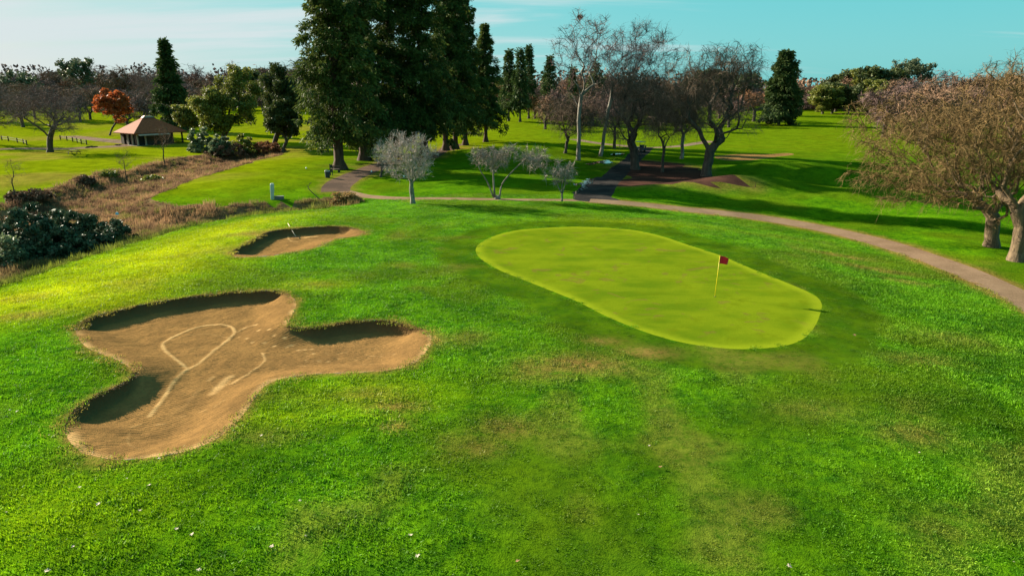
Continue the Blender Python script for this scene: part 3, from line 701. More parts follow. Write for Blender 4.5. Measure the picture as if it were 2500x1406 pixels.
def leaf_tree_mesh(seed, H, rx, zc_lo, trunk_h, trunk_r, n_attr=120, n_leaf=9000, size=.3, lobes=7, clump=.55, ry=None, lean=(0, 0), droop=0., alpha=.5, shell=2.6, dome=False):
    g = np.random.default_rng(seed); ry = ry or rx; zc = (H + zc_lo) / 2; rz = (H - zc_lo) / 2
    pts = crown_points(g, n_attr, (lean[0], lean[1], zc), (rx * .93, ry * .93, rz * .95), zc_lo * .9, shell, lobes)
    if dome: pts = crown_points(g, n_attr, (lean[0], lean[1], 0), (rx * .95, ry * .95, H * .95), .02, 2.0); pts[:, 2] *= .75 + .5 * vnoise(pts[:, 0] + 40, pts[:, 1] + 40, max(.6, rx * .35), seed)
    tl = trunk_line(g, trunk_h, lean); A, par, cnt, kids = skeleton(g, tl, pts, alpha, .9, 0, .1, .1)
    R = flare(A, radii(cnt, trunk_r, .02), len(tl)); tv = tubes(A, par, R, thr=.012)
    tips = A[(cnt <= 2) & (np.arange(len(A)) > len(tl))]; k = g.integers(0, len(tips), n_leaf)
    off = norm(g.normal(size=(n_leaf, 3))) * (g.random(n_leaf) ** .5)[:, None] * clump * np.array([1.25, 1.25, .8])
    P = tips[k] + off; P[:, 2] -= droop * g.random(n_leaf) ** 2
    if dome: P[:, 2] = np.abs(P[:, 2])
    V, T = leaf_faces(g, P, size, .6)
    ct = g.random(len(tips))[k]; tn = np.clip(.45 * ct + .55 * g.random(n_leaf), 0, 1)
    return tv, (V, T, np.repeat(tn, 4))
def conifer_mesh(seed, H, R, zb, n_br, trunk_r, spray=26, size=.6, droop=.18, prof=.8, irregular=.25, up_top=.5, tier=0, fr=.36):
    g = np.random.default_rng(seed)
    zz = np.linspace(0, H * .985, 14); A = np.zeros((14, 3)); A[:, 2] = zz; A[1:, :2] = np.cumsum(g.normal(0, .004 * H, (13, 2)), 0) * .3
    R0 = trunk_r * (1 - zz / H) ** .8 + .02; R0[0] *= 1.0; zz[1] = min(zz[1], 1.3); A[1, 2] = zz[1]; R0[1] = trunk_r * .98; R0[0] = trunk_r * 1.75; m = MB(); m.tube(A, R0, 10, False); tvV, tvT = [np.vstack(m.V)], [np.vstack(m.T)]; n0 = len(tvV[0])
    t = np.sort(g.random(n_br)) ** .95; z = zb + (H * .99 - zb) * t
    if tier: z = zb + np.round((z - zb) / tier + g.normal(0, .12, n_br)) * tier
    z = np.clip(z, zb * .97, H * .99); t = np.clip((z - zb) / (H - zb), 0, 1)
    az = np.arange(n_br) * 2.39996 + g.normal(0, .35, n_br)
    low = np.clip(t / .10, .6, 1)
    Lb = np.maximum(.25, R * (1 - t) ** prof * low * (1 + irregular * g.normal(size=n_br) * .9).clip(.45, 1.5)) 
    Lb = np.minimum(Lb * (.55 + .85 * vnoise(((az % 6.283) * R) + 60, z + 60, 2.2, seed + 7)), 1.2 * R * np.maximum(.08, (1 - t)) ** prof)
    el = -.25 + up_top * t + g.normal(0, .10, n_br)
    lx = np.interp(z, zz, A[:, 0]); ly = np.interp(z, zz, A[:, 1])
    dirs = np.stack([np.cos(az) * np.cos(el), np.sin(az) * np.cos(el), np.sin(el)], 1); base = np.stack([lx, ly, z], 1)
    # branch wood
    k = 4; s = np.linspace(0, 1, k); BP = base[:, None] + dirs[:, None] * (Lb[:, None] * s)[:, :, None]; BP[:, :, 2] -= droop * Lb[:, None] * s ** 2
    mb = MB()
    for i in range(n_br): mb.tube(BP[i], [.02 + .018 * Lb[i], .016 + .010 * Lb[i], .02, .008], 3, False)
    bv, bt = np.vstack(mb.V), np.vstack(mb.T)
    V0 = np.vstack([tvV[0], bv]); T0 = np.vstack([tvT[0], bt + n0])
    nc = np.maximum(2, np.round(Lb / (size * 1.25)).astype(int) + 1); src = np.repeat(np.arange(n_br), nc); m = len(src)
    u = .18 + .86 * g.random(m) ** .75
    side = np.stack([-np.sin(az), np.cos(az), np.zeros(n_br)], 1)[src]
    lat = g.normal(0, .20, m) * Lb[src] * (1.1 - u * .6)
    Cc = base[src] + dirs[src] * (Lb[src] * u)[:, None] + side * lat[:, None]; Cc[:, 2] += -droop * Lb[src] * u ** 2 - .10 * np.abs(lat)
    rad = size * g.uniform(.55, 1.2, m) * (.6 + .4 * (1 - t[src])); k2 = np.repeat(np.arange(m), spray); n = len(k2)
    off = norm(g.normal(size=(n, 3))) * (g.random(n) ** .45)[:, None] * rad[k2][:, None] * np.array([1, 1, .8])
    off += dirs[src][k2] * (g.normal(0, .35, n) * rad[k2])[:, None]; off[:, 2] -= .55 * rad[k2] * g.random(n) ** 2
    P = Cc[k2] + off; outw = norm(off + dirs[src][k2] * rad[k2][:, None])
    D = norm(outw * .8 + np.array([0, 0, -.45]) + g.normal(0, .35, (n, 3))); W = norm(np.cross(D, g.normal(size=(n, 3))))
    l = fr * g.uniform(.6, 1.4, n); wd = l * g.uniform(.11, .23, n)
    V = np.stack([P, P + D * (l * .5)[:, None] + W * wd[:, None], P + D * l[:, None], P + D * (l * .5)[:, None] - W * wd[:, None]], 1).reshape(-1, 3)
    i = np.arange(n) * 4; T = np.concatenate([np.stack([i, i + 1, i + 2], 1), np.stack([i, i + 2, i + 3], 1)])
    tn = np.clip(.6 * g.random(m)[k2] + .4 * g.random(n), 0, 1)
    return (V0, T0), (V, T, np.repeat(tn, 4))

def put_tree(name, data, loc, bark, leaf, label, cat, group=None, rz=0., scale=1.0):
    """a tree: Empty at the foot, trunk and crown as its parts"""
    r = empty(name, loc, label, cat, group, rz); r.scale = (scale,) * 3 if isinstance(scale, (int, float)) else scale
    (tv, tt), (cv, ct, tn) = data
    mesh_np("trunk", tv, tt, bark, r, smooth=True)
    c = mesh_np("crown", cv, ct, leaf, r, {"tone": tn}); c["kind"] = "stuff"
    return r
def copy_tree(src, loc, rz, scale, label, group=None):
    r = src.copy(); col.objects.link(r); r.location = loc; r.rotation_euler = (0, 0, rz); r.scale = (scale,) * 3 if isinstance(scale, (int, float)) else scale
    r["label"] = label
    if group: r["group"] = group
    for ch in list(src.children):
        c = ch.copy(); col.objects.link(c); c.parent = r
    return r

BK_DARK = bark_mat("oak_bark", (.040, .032, .026), (.085, .068, .052))
BK_RED = bark_mat("redwood_bark", (.040, .022, .014), (.095, .055, .036), 3)
BK_PALE = bark_mat("pale_bark", (.10, .090, .078), (.23, .205, .17), 3)
BK_TAN = bark_mat("tan_bark", (.075, .052, .032), (.165, .115, .068), 5)
TW_DARK = leaf_mat("dark_twig", (.072, .051, .039), (.170, .120, .088), 0, .9, .05)
TW_BROWN = leaf_mat("brown_twig", (.115, .070, .050), (.230, .140, .090), 0, .9, .05)
TW_TAN = leaf_mat("lichen_twig", (.072, .047, .022), (.205, .132, .056), 0, .9, .05)
TW_GREY = leaf_mat("grey_twig", (.20, .165, .155), (.44, .375, .345), 0, .9, .05, (.30, .28, .08))
TW_PURPLE = leaf_mat("purple_twig", (.105, .068, .066), (.200, .128, .115), 0, .9, .05)
TW_RUST = leaf_mat("rusty_twig", (.135, .068, .038), (.245, .125, .065), .1, .9, .05)
LF_RED = leaf_mat("redwood_needles", (.022, .042, .013), (.105, .130, .024), .25, .7, .1)
LF_CON = leaf_mat("conifer_needles", (.018, .040, .014), (.070, .100, .024), .2, .7, .1)
LF_OAK = leaf_mat("evergreen_leaf", (.035, .055, .012), (.235, .235, .036), .32, .55, .25)
LF_DOAK = leaf_mat("dark_leaf", (.016, .032, .012), (.080, .095, .022), .24, .6, .2)
LF_EUC = leaf_mat("eucalyptus_leaf", (.045, .065, .035), (.110, .130, .065), .2, .6, .2)
LF_AUT = leaf_mat("autumn_leaf", (.22, .050, .018), (.42, .115, .030), .35, .6, .15)
LF_GREY = leaf_mat("grey_leaf", (.060, .090, .045), (.190, .220, .110), .28, .55, .25)
LF_IVY = leaf_mat("glossy_leaf", (.020, .038, .020), (.085, .110, .058), .12, .55, .14, (.075, .10, .055))
LF_BRN = leaf_mat("brown_scrub_leaf", (.070, .040, .028), (.190, .105, .062), .1, .8, .1)

# ------------------------------------------------------------------ the redwood grove
RW = [  # foot px, depth tweak, crown half-width m, height m, lowest branch m, trunk r
    ((830, 414), 5.9, 35, 5.0, 1.05, 2100, "tall redwood standing alone left of the grove with its long bare trunk by the bench"),
    ((890, 392), 6.0, 44, 4.4, 1.10, 2300, "tall redwood with sunlit branches right behind the red-brown bend of the path"),
    ((962, 384), 6.8, 46, 3.0, 1.1, 2300, "tall redwood in the middle of the grove behind the grey twiggy tree"),
    ((1036, 376), 6.4, 46, 4.0, 1.0, 2300, "dense dark redwood between the middle and the row of three trunks"),
    ((1088, 368), 5.9, 44, 5.2, .85, 2000, "redwood with the first of the three bare trunks in a row"),
    ((1112, 364), 5.4, 39, 5.6, .80, 1800, "redwood with the middle one of the three bare trunks in a row"),
    ((1136, 355), 5.2, 35, 5.4, .75, 1800, "redwood with the thin dark trunk third in the row of three"),
    ((1186, 347), 5.0, 25, 4.4, .62, 1500, "shorter redwood with a pointed top at the right end of the grove")]
for k, ((u, v), Rr, H, zb, tr, nb, lab) in enumerate(RW):
    d = conifer_mesh(100 + k, H, Rr, zb, int(nb * (.125 if k < 2 else .135)), tr * .68, 54, .80, .34, .82, .75, .50, 0, .52)
    put_tree("redwood_tree", d, P3(u, v), BK_RED, LF_RED, lab, "tree", "redwoods in the dark grove")

# ------------------------------------------------------------------ other conifers
def at_top(u, v, vtop): p = P3(u, v); return p, z_at(p.y, vtop) - p.z
def con(u, v, vtop, half_px, lab, zbf=.06, nb=120, spray=20, size=.85, leaf=None, seed=0, prof=.85):
    p, H = at_top(u, v, vtop); Rr = half_px / F * p.y
    d = conifer_mesh(seed + int(u), H, Rr, H * zbf, int(nb * 1.2), .014 * H, spray, size, .15, prof, .25, .7, 0, 1.0)
    return put_tree("conifer", d, p, BK_DARK, leaf or LF_CON, lab, "tree", "conifers beyond the fairways")
con(428, 318, 98, 44, "dark pointed conifer rising behind the brown hut", .05, 170, 22, .95)
con(1242, 296, 122, 26, "slim pointed conifer nearest to the redwood grove on its right", .2, 110, 11, 1.0)
con(1270, 298, 116, 25, "pointed conifer with a thin bare trunk, left one of the close pair of spires", .2, 110, 11, 1.0)
con(1291, 290, 110, 22, "pointed conifer, right and taller one of the close pair of spires", .2, 110, 11, 1.0)
con(1341, 288, 136, 30, "broad dark conifer standing left behind the pale sycamore", .15, 110, 11, 1.1)
con(1901, 306, 126, 42, "dark green conifer with a short bare trunk beside the far right field", .12, 190, 22, .95, None, 3, .5)
con(1452, 285, 150, 34, "dark conifer half hidden behind the bare trees by the path", .1, 100, 10, 1.2)
con(1395, 282, 165, 16, "small pointed conifer behind the pale sycamore trunk", .1, 80, 10, 1.0)

# ------------------------------------------------------------------ bare trees by the path
def bare(name, u, v, vtop, ul, ur, vbot, lab, bark, twig, seed, trunk_h=.2, tr=.035, group="bare trees beyond the putting green", shiftf=None, cat="tree", depthr=1.0, **kw):
    p, H = at_top(u, v, vtop); x0, x1 = x_at(p.y, ul, p.z + H / 2), x_at(p.y, ur, p.z + H / 2)
    rx = (x1 - x0) / 2; cx = (x0 + x1) / 2 - p.x; lo = z_at(p.y, vbot) - p.z
    d = bare_tree_mesh(seed, H, rx, lo, H * trunk_h, tr * H, lean=(cx * .25, 0), shift=(cx * .75, 0), ry=rx * depthr, **kw)
    return put_tree(name, d, p, bark, twig, lab, cat, group)
bare("sycamore", 1412, 392, -4, 1328, 1535, 268, "tall pale-stemmed sycamore with open branches and a nest near its top", BK_PALE, TW_PURPLE, 11, .42, .0125, n_attr=300, twigs=10, twl=1.2, tww=.036, sub=2, droop=.15, alpha=.30, rise=.0, seg=1.0, tipr=.03, up=.2)
bare("sycamore", 1466, 382, 32, 1438, 1668, 235, "tall bare sycamore with whitish branches leaning right above the dark oak", BK_PALE, TW_PURPLE, 12, .40, .0125, n_attr=320, twigs=9, twl=1.6, tww=.036, sub=3, droop=.1, alpha=.35, rise=.02, tipr=.025, up=.3)
bare("bare_oak", 1551, 414, 112, 1410, 1662, 352, "dark bare oak with a forked black trunk beside the cart path", BK_DARK, TW_DARK, 13, .16, .036, n_attr=420, twigs=10, twl=1.6, tww=.036, sub=3, droop=.6, lobes=9, tipr=.022)
bare("bare_oak", 1724, 430, 58, 1606, 1908, 356, "largest bare oak with a thick leaning trunk at the right of the leaf litter bed", BK_DARK, TW_DARK, 14, .17, .033, n_attr=480, twigs=9, twl=1.6, tww=.036, sub=3, droop=.6, lobes=11, tipr=.024)
bare("bare_tree", 1617, 421, 225, 1548, 1706, 345, "thin bare tree between the two dark oaks", BK_DARK, TW_DARK, 15, .28, .018, n_attr=190, twigs=13, twl=1.5, tww=.034, sub=3, droop=.5, tipr=.02)
bare("bare_tree", 1380, 374, 228, 1328, 1482, 330, "low dark forked bare tree left of the sycamore trunks", BK_DARK, TW_DARK, 16, .22, .026, n_attr=220, twigs=14, twl=1.6, tww=.036, sub=3, droop=.5, tipr=.02)
bare("bare_tree", 1664, 388, 150, 1590, 1760, 335, "brown bare tree with a pale stem behind the gap between the dark oaks", BK_PALE, TW_BROWN, 17, .25, .018, n_attr=240, twigs=13, twl=1.6, tww=.04, sub=3, droop=.4, tipr=.022)
bare("bare_tree", 1500, 362, 190, 1430, 1570, 318, "purplish bare tree behind the forked oak", BK_DARK, TW_PURPLE, 18, .22, .022, n_attr=220, twigs=13, twl=1.7, tww=.045, sub=3, droop=.4, tipr=.025)
# the brown trees close on the right, past the path
RG = "brown bare trees on the right past the path"
def near_tree(u, v, H, rx, ry, cx, cy, lo, tr, th, seed, lab, n_attr, **kw):
    p = P3(u, v); d = bare_tree_mesh(seed, H, rx, lo, th, tr, n_attr, ry, (cx * .08, cy * .08), shift=(cx * .92, cy * .92), **kw)
    return put_tree("bare_tree", d, p, BK_TAN, TW_TAN, lab, "tree", RG)
near_tree(2420, 602, 13.4, 11.0, 9.0, -2.6, 2.0, 1.7, .50, 2.3, 21, "big brown twiggy tree drooping over the grass, left of the two tan trunks", 820, twigs=11, twl=1.0, tww=.028, sub=3, droop=.45, lobes=22, tipr=.018, seg=.6, shell=2.3, spread=.6)
near_tree(2480, 636, 16.6, 7.6, 8.0, 1.2, 2.5, 3.4, .50, 2.5, 22, "taller brown twiggy tree at the right edge, right of the two tan trunks", 560, twigs=9, twl=1.0, tww=.028, sub=3, droop=.35, lobes=15, tipr=.016, seg=.6, shell=2.6)

# ------------------------------------------------------------------ small pale trees by the crossing path
bare("flowering_tree", 1008, 498, 312, 914, 1076, 448, "round grey tree full of stiff pale twigs on the edge of the green's mound", bark_mat("lichen_bark", (.09, .085, .07), (.30, .28, .23), 9), TW_GREY, 31, .20, .032, "small pale trees along the crossing path", n_attr=300, twigs=10, twl=.55, tww=.034, sub=2, droop=-.05, alpha=.5, tipr=.014, seg=.4, up=.25, spread=.6, shell=2.4)
bare("small_bare_tree", 930, 433, 330, 905, 960, 425, "low purplish twiggy shrub tree half hidden behind the round grey tree", BK_DARK, TW_GREY, 36, .10, .03, "small pale trees along the crossing path", n_attr=60, twigs=9, twl=.7, tww=.03, sub=2, droop=0, tipr=.014, seg=.5, up=.4)
def arching(u, v, limbs, lab, crowns, seed, twig, bark):
    """a many-stemmed little tree: each limb given as px points"""
    p = P3(u, v); g = np.random.default_rng(seed); m = MB(); Vs = []; Ts = []; TN = []; n = 0
    def w(a, b, dy=0): z = z_at(p.y + dy, b); return np.array([x_at(p.y + dy, a, z) - p.x, dy, z - p.z])
    for (lp, r0, r1) in limbs:
        q = smooth_open(np.array([w(*a) for a in lp]), 4); m.tube(q, np.linspace(r0, r1, len(q)), 6)
    for (a, b, ra, rb, nt_) in crowns:
        c = w(a, b); rx = ra / F * p.y; rz = rb / F * p.y
        pts = crown_points(g, max(20, nt_ // 18), c, (rx, rx, rz), .3, 1.8); st = c - np.array([0, 0, rz * .9])
        A, par, cnt, kids = skeleton(g, [st - np.array([0, 0, .02]), st], pts, .4, .3, 0, .1, .05)
        tv = tubes(A, par, radii(cnt, .05, .010), thr=.0); m.add(*tv)
        ii = np.where(cnt <= 3)[0]; ii = ii[ii > 1]; s = g.choice(ii, nt_); D = norm(norm(A[s] - A[par[s]]) * .5 + g.normal(size=(nt_, 3)) * .7 + np.array([0, 0, .1])); Ln = g.uniform(.3, .9, nt_)
        be = np.zeros((nt_, 3)); be[:, 2] = -.15 * Ln
        V, T = ribbons(g, A[s], D, Ln, np.full(nt_, .030), be); Vs.append(V); Ts.append(T + n); TN.append(np.repeat(g.random(nt_), 5)); n += len(V)
    return put_tree("small_bare_tree", ((np.vstack(m.V), np.vstack(m.T)), (np.vstack(Vs), np.vstack(Ts), np.concatenate(TN))), p, bark, twig, lab, "tree", "small pale trees along the crossing path")
TW_PALE = leaf_mat("pale_twig", (.16, .135, .12), (.34, .29, .25), 0, .9, .05)
arching(1214, 486, [([(1208, 484), (1205, 440), (1204, 400), (1210, 372)], .13, .05), ([(1220, 480), (1226, 450), (1250, 420), (1280, 392), (1300, 375)], .11, .04), ([(1205, 482), (1190, 445), (1172, 415), (1165, 390)], .09, .04), ([(1205, 425), (1218, 408), (1222, 400)], .06, .03), ([(1214, 487), (1216, 478)], .42, .25)],
        "bare tree of three pale stems fanning out beside the crossing path", [(1212, 385, 34, 30, 1300), (1168, 382, 28, 24, 700), (1306, 388, 38, 32, 1300), (1245, 372, 24, 18, 450)], 41, TW_PALE, BK_PALE)
arching(1372, 494, [([(1372, 492), (1372, 472)], .12, .10), ([(1372, 474), (1360, 450), (1356, 425)], .07, .04), ([(1372, 474), (1372, 445), (1371, 415)], .07, .04), ([(1373, 474), (1379, 450), (1380, 425)], .06, .03)],
        "smallest bare tree with pale curling twigs by the asphalt yard", [(1356, 430, 36, 24, 420), (1374, 418, 32, 32, 520), (1386, 428, 26, 24, 280)], 42, TW_PALE, BK_PALE)

# ------------------------------------------------------------------ left side trees
LG = "trees around the brown hut"
bare("bare_oak", 123, 372, 165, 12, 242, 342, "spreading dark bare oak left of the hut with a thick short trunk", BK_DARK, TW_PURPLE, 51, .17, .034, LG, n_attr=260, twigs=8, twl=1.7, tww=.036, sub=3, droop=.35, lobes=9, tipr=.022)
bare("bare_oak", -22, 352, 190, -120, 48, 325, "dark bare tree half out of view at the far left", BK_DARK, TW_PURPLE, 52, .2, .04, LG, n_attr=180, twigs=13, twl=1.7, tww=.04, sub=2, droop=.3, tipr=.022)
bare("bare_tree", 352, 290, 150, 318, 392, 262, "greyish bare tree with a straight stem behind the hut", BK_DARK, TW_PURPLE, 53, .3, .014, LG, n_attr=150, twigs=8, twl=1.8, tww=.05, sub=2, droop=.1, tipr=.03)
bare("sapling", 310, 452, 358, 275, 338, 420, "bare sapling in the dry weeds in front of the hut", BK_DARK, TW_BROWN, 54, .45, .012, "bare saplings in the weedy ditch", n_attr=46, twigs=5, twl=.8, tww=.014, sub=2, droop=.0, tipr=.01, up=.3)
bare("sapling", 403, 412, 300, 375, 432, 372, "bare two-stemmed sapling standing before the hut's dark wall", BK_DARK, TW_BROWN, 55, .4, .012, "bare saplings in the weedy ditch", n_attr=60, twigs=6, twl=1.0, tww=.02, sub=2, droop=.0, tipr=.01, up=.3)
bare("sapling", 38, 492, 380, 6, 66, 455, "thin bare sapling at the left edge above the ivy thicket", BK_DARK, TW_BROWN, 56, .5, .012, "bare saplings in the weedy ditch", n_attr=40, twigs=5, twl=.7, tww=.014, sub=2, droop=.0, tipr=.01, up=.3)
bare("sapling", 25, 590, 492, 8, 45, 560, "short dead stem sticking out of the ivy thicket", BK_DARK, TW_BROWN, 57, .6, .014, "bare saplings in the weedy ditch", n_attr=14, twigs=3, twl=.4, tww=.012, sub=1, droop=.0, tipr=.008)
def leafy(name, u, v, vtop, ul, ur, vbot, lab, leaf, seed, group=LG, bark=None, tr=.035, th=.2, cat="tree", depthr=1., **kw):
    p, H = at_top(u, v, vtop); x0, x1 = x_at(p.y, ul, p.z + H / 2), x_at(p.y, ur, p.z + H / 2); rx = (x1 - x0) / 2; cx = (x0 + x1) / 2 - p.x
    d = leaf_tree_mesh(seed, H, rx, max(.1, z_at(p.y, vbot) - p.z), max(.15, H * th), tr * H, lean=(cx * .9, 0), ry=rx * depthr, **kw)
    return put_tree(name, d, p, bark or BK_DARK, leaf, lab, cat, group)
leafy("autumn_tree", 268, 331, 214, 236, 324, 310, "rust-red autumn tree with a thin trunk left behind the hut", LF_AUT, 61, n_leaf=5200, size=.42, tr=.018, th=.26, lobes=6, clump=.8)
leafy("evergreen_oak", 542, 345, 142, 472, 648, 338, "big olive green oak with a dark trunk right of the hut", LF_OAK, 62, n_leaf=34000, size=.30, lobes=11, clump=1.0, droop=1.6, tr=.03)
leafy("evergreen_oak", 668, 366, 158, 606, 742, 352, "dark green rounded oak between the olive oak and the redwoods", LF_DOAK, 63, n_leaf=28000, size=.30, lobes=10, clump=1.0, droop=1.4, tr=.03)
leafy("evergreen_tree", 462, 342, 226, 425, 515, 318, "small yellow-green tree just behind the hut's right end", LF_OAK, 64, n_leaf=12000, size=.30, lobes=5, clump=.8, tr=.03)
leafy("evergreen_tree", 690, 372, 240, 650, 745, 335, "low dark spreading tree under the dark rounded oak", LF_DOAK, 65, n_leaf=11000, size=.3, lobes=5, clump=.8, tr=.03)
def shrub(name, u, v, vtop, ul, ur, lab, leaf, seed, n, size, group, cat="bush", depthr=1.0, lobes=6, clump=.4):
    return leafy(name, u, v, vtop, ul, ur, v + 2, lab, leaf, seed, group, BK_DARK, .02, .06, cat, depthr, n_leaf=n, size=size, lobes=lobes, clump=clump, n_attr=170 if n > 9000 else 80, dome=True)
SG = "bushes beside the hut and the weeds"
shrub("bush", 490, 372, 312, 456, 522, "grey-green bush growing against the right side of the hut", LF_GREY, 71, 4200, .3, SG)
shrub("bush", 535, 376, 322, 510, 566, "silvery bush in front of the olive oak", LF_GREY, 72, 3600, .28, SG)
shrub("bush", 592, 372, 326, 560, 628, "leafy green bush left under the dark rounded oak", LF_OAK, 73, 3600, .28, SG)
shrub("bush", 552, 380, 352, 496, 610, "dark brown scrubby thicket at the foot of the silvery bush", LF_BRN, 74, 4200, .24, SG)
shrub("bush", 650, 374, 340, 612, 700, "reddish brown bush at the near end of the weeds", leaf_mat("reddish_leaf", (.13, .055, .03), (.26, .12, .055), .2, .8, .1), 75, 3000, .24, SG)
shrub("ivy_thicket", 118, 612, 516, -60, 268, "low dark thicket of glossy leaves in the ditch on the left", LF_IVY, 76, 24000, .19, None, "thicket", .8, 14, .5)
shrub("ivy_thicket", 262, 588, 536, 200, 330, "smaller dark leafy mound at the right end of the glossy thicket", LF_IVY, 77, 6500, .17, None, "thicket", .8, 6, .35)
shrub("bush", 26, 648, 560, -14, 56, "pale olive bush at the left edge below the glossy thicket", LF_GREY, 78, 3400, .15, SG, lobes=5, clump=.35)
shrub("bush", 372, 444, 430, 344, 400, "low green tangle in the middle of the brown weeds", LF_OAK, 81, 2400, .2, SG, lobes=4)
shrub("bush", 205, 447, 432, 176, 234, "dark bushy clump on the upper edge of the weeds below the picnic table", LF_BRN, 82, 2600, .2, SG, lobes=4)
shrub("bush", 262, 430, 418, 240, 286, "olive green clump on the upper edge of the weeds below the hut", LF_OAK, 83, 2200, .2, SG, lobes=4)
shrub("bush", 70, 486, 466, 15, 130, "wide reddish brown bramble above the glossy thicket", LF_BRN, 84, 3600, .2, SG, lobes=5)
shrub("bush", 846, 500, 468, 806, 884, "tawny clump of dead grass at the right tip of the weeds", leaf_mat("straw_leaf", (.20, .125, .05), (.36, .23, .09), .2, .8, .1), 79, 3200, .16, SG, depthr=.6)

# ------------------------------------------------------------------ distant tree belt
belt = []
gB = np.random.default_rng(5)
def proto_far(kind, seed):
    if kind == "brown": d = bare_tree_mesh(seed, 18, 7.5, 2.5, 4, .45, 80, droop=.2, twigs=11, twl=2.6, tww=.16, sub=2, lobes=5, tipr=.06, seg=1.6, spread=.8); return d, BK_DARK, TW_PURPLE
    if kind == "rust": d = bare_tree_mesh(seed, 17, 7.2, 2.2, 4, .42, 80, droop=.2, twigs=11, twl=2.6, tww=.16, sub=2, lobes=5, tipr=.06, seg=1.6, spread=.8); return d, BK_DARK, TW_RUST
    if kind == "tan": d = bare_tree_mesh(seed, 16, 7.5, 1.8, 3.5, .42, 80, droop=.25, twigs=11, twl=2.4, tww=.16, sub=2, lobes=5, tipr=.06, seg=1.6, spread=.8); return d, BK_DARK, TW_BROWN
    d = leaf_tree_mesh(seed, 18, 7.5, 1.5, 4, .5, 90, 6500, .68, 8, 1.7); return d, BK_DARK, LF_DOAK if kind == "dark" else LF_OAK
PROTO = {}
def far(kind, u, d_, vtop, lab, group, wsc=1.0):
    """a tree of the distant belt at distance d_, its top at image row vtop"""
    x = (u - 1250) / F * d_ * CP; z = float(hgt(x, d_)); H = z_at(d_, vtop) - z
    k = (kind, int(gB.integers(2))); h0 = {"brown": 18, "rust": 17, "tan": 16, "dark": 18, "olive": 18}[kind]; s = max(.25, H / h0); loc = (x, d_, z - .15)
    scl = (s * wsc, s * wsc, s); rz = gB.random() * 6.28
    if k not in PROTO:
        d, bk, lf = proto_far(kind, 300 + len(PROTO)); PROTO[k] = put_tree("distant_tree", d, loc, bk, lf, lab, "tree", group, rz, scl)
        return PROTO[k]
    return copy_tree(PROTO[k], loc, rz, scl, lab, group)
BL = {"brown": "bare purplish brown tree", "rust": "rusty orange bare tree", "tan": "light brown bare tree", "dark": "dark evergreen tree", "olive": "olive evergreen tree"}
MARKS = [(20, "at the left edge"), (115, "behind the left half of the spreading bare oak"), (240, "behind the right half of the spreading bare oak"), (330, "behind the rust-red tree"),
         (395, "between rust-red tree and pointed conifer"), (480, "behind the pointed conifer by the hut"), (560, "behind the olive oak's left half"), (640, "behind the olive oak's right half"),
         (740, "behind the dark rounded oak"), (1000, "just left of the redwood grove"), (1235, "just right of the redwood grove"), (1310, "behind the close pair of spires"), (1400, "left of the pale sycamore"),
         (1480, "behind the pale sycamore"), (1600, "behind the forked dark oak"), (1700, "between the two dark oaks"), (1830, "behind the largest bare oak"), (1945, "behind the conifer by the right field"),
         (2030, "at the end of the right field"), (2110, "left of the umbrella-topped eucalyptus"), (2200, "next to the umbrella-topped eucalyptus"), (2300, "above the left edge of the drooping brown tree"),
         (2400, "above the middle of the drooping brown tree"), (9999, "above the tan trunks at the right edge")]
BELT = {}
def belt_row(row, u0, u1, du, d0, d1, vt0, vt1, kinds, wsc=1.15):
    u = u0
    while u < u1:
        k = kinds[gB.integers(len(kinds))]; v = vt0 + (vt1 - vt0) * (u - u0) / (u1 - u0) + gB.normal(0, 9); uu = u + gB.normal(0, du * .2)
        lab = f"{row} {BL[k]} {next(m for lim, m in MARKS if uu < lim)}"
        o = far(k, uu, gB.uniform(d0, d1), v, lab, "trees of the distant belt", wsc * gB.uniform(.85, 1.2)); BELT.setdefault(lab, []).append((uu, o)); u += du * gB.uniform(.75, 1.25)
belt_row("farthest", -150, 800, 21, 345, 400, 166, 154, ["brown", "brown", "tan", "brown", "dark"], 1.35)
belt_row("middle-row", -150, 800, 30, 285, 330, 192, 184, ["brown", "brown", "tan", "brown"], 1.4)
belt_row("nearer", -100, 420, 52, 205, 250, 192, 198, ["brown", "tan", "brown"], 1.3)
belt_row("farthest", 1190, 1930, 26, 320, 390, 178, 182, ["brown", "rust", "tan", "dark"], 1.35)
belt_row("nearer", 1300, 1900, 40, 190, 260, 200, 192, ["tan", "brown", "rust", "brown"], 1.4)
belt_row("farthest", 1930, 2060, 22, 290, 330, 196, 186, ["brown", "tan", "brown"], 1.3)
belt_row("farthest", 2040, 2190, 26, 280, 310, 165, 152, ["dark", "olive", "dark"], 1.2)
belt_row("nearer", 2010, 2160, 36, 262, 275, 205, 185, ["olive", "dark", "olive"], 1.3)
belt_row("farthest", 2180, 2640, 26, 250, 320, 168, 160, ["tan", "brown", "tan"], 1.3)
belt_row("nearer", 2160, 2640, 46, 130, 180, 188, 160, ["tan", "tan", "brown"])
for lab, l in BELT.items():
    l.sort(key=lambda a: a[0]); wd = {2: ["left one", "right one"], 3: ["left one", "middle one", "right one"], 4: ["leftmost", "second", "third", "rightmost"]}.get(len(l))
    if wd:
        for w_, (_, o) in zip(wd, l): o["label"] = f"{lab}, {w_}"
